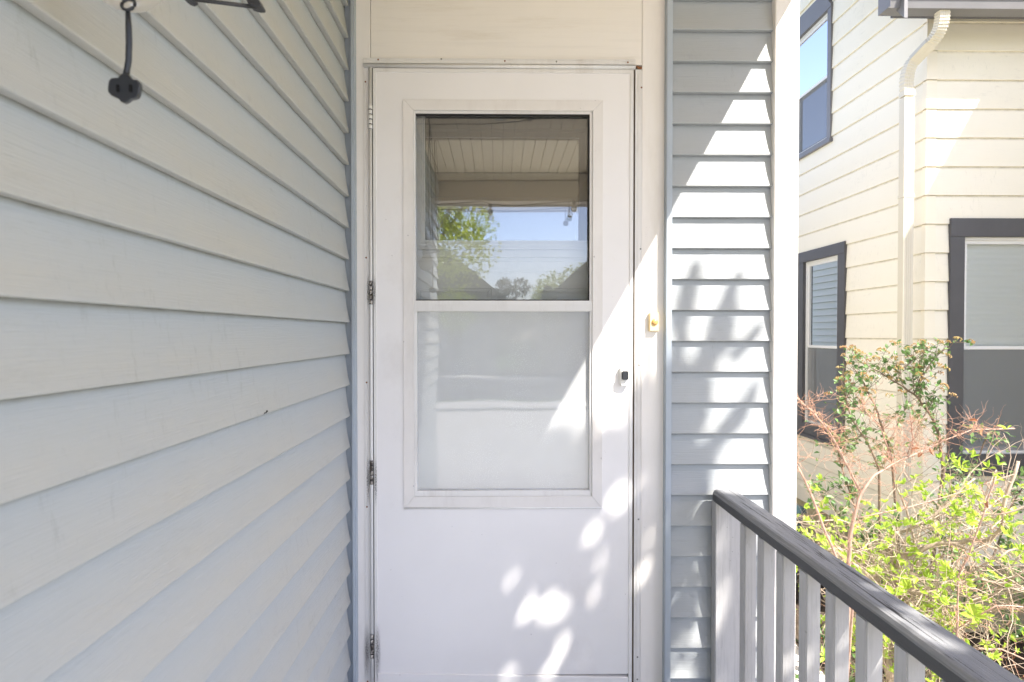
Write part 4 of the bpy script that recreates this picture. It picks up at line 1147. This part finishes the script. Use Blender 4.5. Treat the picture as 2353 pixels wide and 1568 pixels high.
for (p, d) in sorted(cands, key=lambda e: inbox(e[0])[1]):
    u, v = inbox(p)
    if v > 1000 and random.random() < .75: continue
    if all((p-q).length > .065 for q, _ in chosen): chosen.append((p, d))
    if len(chosen) > 75: break
for (p, d) in chosen: put('bud_cluster', random.choice(CM), p, d+Vector((0, -.2, 1.2)), random.uniform(.65, 1.0), VB)

# low ground plants
random.seed(31); V, Fc = [], []
for k in range(260):
    x = random.uniform(1.15, 3.0); y = random.uniform(2.2, 3.75)
    if 1.1 < x < 2.0 and random.random() < .8: continue
    c_ = Vector((x, y, GZ+.02))
    for q in range(random.randint(3, 8)):
        d = (rv()+Vector((0, 0, 1.2))).normalized(); L_ = random.uniform(.03, .07)
        leaf_geo(V, Fc, c_+d*random.uniform(.01, .12), d, rv(), L_, L_*.5)
tag(mesh_obj('ground_cover', V, Fc, M['dgreen']), 'low green weeds on the soil below the shrubs', 'plants', kind='stuff')
V, Fc = [], []
for k in range(900):
    x = random.uniform(1.05, 4); y = random.uniform(1.9, 3.78); d = Vector((random.uniform(-1, 1), random.uniform(-1, 1), random.uniform(0, .3))).normalized()
    L_ = random.uniform(.015, .045); leaf_geo(V, Fc, Vector((x, y, GZ+.04)), d, Vector((0, 0, 1))+rv()*.4, L_, L_*.4)
tag(mesh_obj('leaf_litter', V, Fc, M['dryleaf']), 'brown leaf litter scattered over the dark soil', 'leaf litter', kind='stuff')

# ================================================================== TREE THAT DAPPLES THE DOOR
random.seed(77)
TR = thing('dappling_tree', 'small tree in front of the porch whose crown dapples the door', 'tree')
caps = [(1605, 600, 1568, 730, 13), (1700, 632, 1645, 790, 19), (1640, 790, 1575, 935, 36), (1562, 770, 1560, 930, 26), (1748, 745, 1700, 815, 5),
        (1742, 880, 1700, 955, 13), (1700, 955, 1625, 1040, 14), (1600, 1000, 1560, 1060, 22), (1556, 930, 1556, 1130, 20), (1640, 1060, 1600, 1140, 10), (1500, 800, 1495, 960, 8),
        (1590, 1160, 1560, 1300, 18), (1600, 1310, 1570, 1420, 24)]
# holes: (cx, cy, rx, ry, tilt deg)
holes = [(1427, 1139, 22, 38, .0), (1366, 1218, 16, 32, .0), (1392, 1286, 20, 38, .05), (1371, 1366, 13, 28, .05), (1190, 1325, 17, 44, .06), (1216, 1394, 15, 36, .0), (1276, 1396, 36, 28, 0),
         (1294, 1490, 14, 48, .0), (1262, 1545, 16, 28, .12), (1172, 1550, 14, 24, .12), (1467, 1128, 8, 26, .08), (1485, 1310, 14, 32, .0), (1500, 1232, 10, 34, .05), (1330, 1560, 12, 22, .2),
         (1238, 1175, 8, 22, .4), (1170, 1245, 8, 26, .42), (1420, 1420, 10, 26, .4), (1130, 1440, 10, 28, .4), (1440, 1500, 9, 30, .35), (1500, 1420, 8, 26, .2), (1350, 1450, 8, 22, .45), (1496, 1080, 8, 24, .2)]
def seg_d(u, v, a, b, c_, d_):
    ax, ay = u-a, v-b; bx_, by_ = c_-a, d_-b; t = max(0, min(1, (ax*bx_+ay*by_)/(bx_*bx_+by_*by_+1e-9))); return math.hypot(ax-t*bx_, ay-t*by_)
def shade(u, v):
    for a, b, c_, d_, r in caps:
        tt = max(0, min(1, (v-b)/(d_-b+1e-6)))
        if seg_d(u, v, a, b, c_, d_) < (r*1.2+4)*(.35+.75*tt)*(1+.5*noise.noise(Vector((u*.03, v*.03, 2)))): return .62
    soft = 1.0
    for (cx, cy, rx, ry, dm) in holes:
        du, dv = u-cx, v-cy; ca, sa = math.cos(.42), math.sin(.42)
        x_ = du*ca+dv*sa; y_ = -du*sa+dv*ca
        q_ = (x_/(rx+6))**2+(y_/(ry+7))**2
        if q_ < 1: return dm
        if q_ < 1.9: soft = min(soft, .62)
    if u < 1535:
        top = 960 if u < 1455 else 850
        if v < top: return 0
        f = min(soft, (v-top)/110)
        if noise.noise(Vector((u*.03, v*.018, 9))) > .40 and u > 1120: f = min(f, .6)
        if v > 1600:
            return 1 if noise.noise(Vector((u*.016+3, v*.011, 0))) < -.02 else .12
        return f
    if 1640 < u < 1720 and v > 1200: return .9 if noise.noise(Vector((u*.02+v*.012, v*.014, 8))) > -.18 else 0
    if u < 1800 and v > 1180: return .25 if noise.noise(Vector((u*.02, v*.01, 5))) < 0 else 0
    return 0
V, Fc = [], []; made = 0; tries = 0
while made < 15000 and tries < 110000:
    tries += 1
    u = random.uniform(780, 1800); v = random.uniform(560, 2500)
    s = shade(u, v)
    if random.random() > s: continue
    P0 = Vector((WX(u, 1.81), 1.81, WZ(v, 1.81))); t = random.uniform(4.2, 5.8)
    c_ = P0+SUNV*t; d = rv(); L_ = random.uniform(.035, .06); leaf_geo(V, Fc, c_-d*L_*.5, d, rv()*.7+SUNV, L_, L_*.75, .1); made += 1
print('dapple leaves', made, tries)
# crown leaves are set along sun rays to shape the dapples
ctr = Vector((WX(1150, 1.81), 1.81, WZ(1500, 1.81)))+SUNV*5
tag(mesh_obj('crown', V, Fc, M['tree'], TR), kind='stuff')
bm = bmesh.new(); root = Vector((ctr.x+.9, ctr.y-1.6, GZ))
fork = Vector((ctr.x+.5, ctr.y-1.0, ctr.z-1.5))
tube(bm, [root, root.lerp(fork, .5)+Vector((.05, 0, 0)), fork], [.09, .075, .06], 10)
for k in range(6):
    e = ctr+Vector((random.uniform(-.8, .5), random.uniform(-.6, .3), random.uniform(-.9, .6))); tube(bm, [fork, fork.lerp(e, .5)+rv()*.1, e], [.04, .022, .006], 6)
bm_obj('trunk', bm, M['bark2'], TR, True)

# ================================================================== STREET SIDE (mirrored in the door glass)
def tree(x, y, h, r, m, label, n_=5000, seed=1, lsz=.12, shape='round'):
    random.seed(seed); T = thing('street_tree', label, 'tree', 'trees across the street', (x, y, GZ))
    bm = bmesh.new(); tube(bm, [(0, 0, 0), (.1, 0, h*.35), (0, .1, h*.7)], [r*.09, r*.07, r*.02], 8)
    for k in range(8):
        a = random.uniform(0, 6.28); tube(bm, [(0, 0, h*.35), (math.cos(a)*r*.4, math.sin(a)*r*.4, h*.6), (math.cos(a)*r*.8, math.sin(a)*r*.8, h*.8)], [r*.04, r*.02, r*.005], 5)
    bm_obj('trunk', bm, M['bark2'], T, True)
    cl = [(Vector((random.uniform(-.75, .75)*r, random.uniform(-.75, .75)*r, h*.62+random.uniform(-.3, .35)*h)), random.uniform(.2, .42)*r) for _ in range(26)]
    if shape == 'cone': cl = [(Vector((random.uniform(-.7, .7)*r*(1-k/60), random.uniform(-.7, .7)*r*(1-k/60), h*(.12+.85*k/60))), .32*r*(1.25-k/60)) for k in range(60)]
    V, Fc = [], []
    for k in range(n_):
        c_, rr_ = random.choice(cl); p = c_+rv()*rr_*random.uniform(.6, 1); d = rv(); leaf_geo(V, Fc, p, d, rv(), lsz, lsz*.7)
    tag(mesh_obj('crown', V, Fc, m, T), kind='stuff')
tree(-2.6, -9.0, 6.8, 2.6, M['tree'], 'yellow green maple nearest the porch, mirrored at the left of the glass', 14000, 3, .085)
tree(2.5, -24, 4.6, 2.0, M['conif'], 'dark pointed evergreen across the street, mirrored right of centre', 6000, 4, .13, 'cone')
tree(-.5, -27, 5.2, 2.6, M['conif'], 'broad dull tree across the street, mirrored in the middle of the glass', 9000, 5, .13)
tree(5.2, -30, 5.8, 3.4, M['tree'], 'wide green tree far across the street, mirrored at the right', 9000, 6, .14)
def gable_house(x, y, wdt, dep, eave, ridge, m, label):
    Hh = thing('far_house', label, 'house', 'houses across the street')
    box('wall', x-wdt/2, x+wdt/2, y-dep, y, GZ, eave, m, Hh)
    bm = bmesh.new(); prism(bm, [(x-wdt/2-.4, eave), (x+wdt/2+.4, eave), (x, ridge)], y-dep-.3, y+.35); bm_obj('roof', bm, M['shingle'], Hh)
    for k in (-1, 1):
        w_ = box('window', x+k*wdt*.25-.5, x+k*wdt*.25+.5, y+.001, y+.06, .4, 2.0, M['nwhite'], Hh)
        box('window_pane', x+k*wdt*.25-.42, x+k*wdt*.25+.42, y+.061, y+.07, .48, 1.92, M['slate'], w_)
gable_house(-4.6, -24.5, 9, 8, 3.2, 7.0, M['farw'], 'beige gabled house across the street, mirrored at the left')
gable_house(7.6, -26, 9, 8, 3.4, 7.6, M['farw2'], 'grey gabled house across the street, mirrored at the right')
print('objects', len(S.objects))
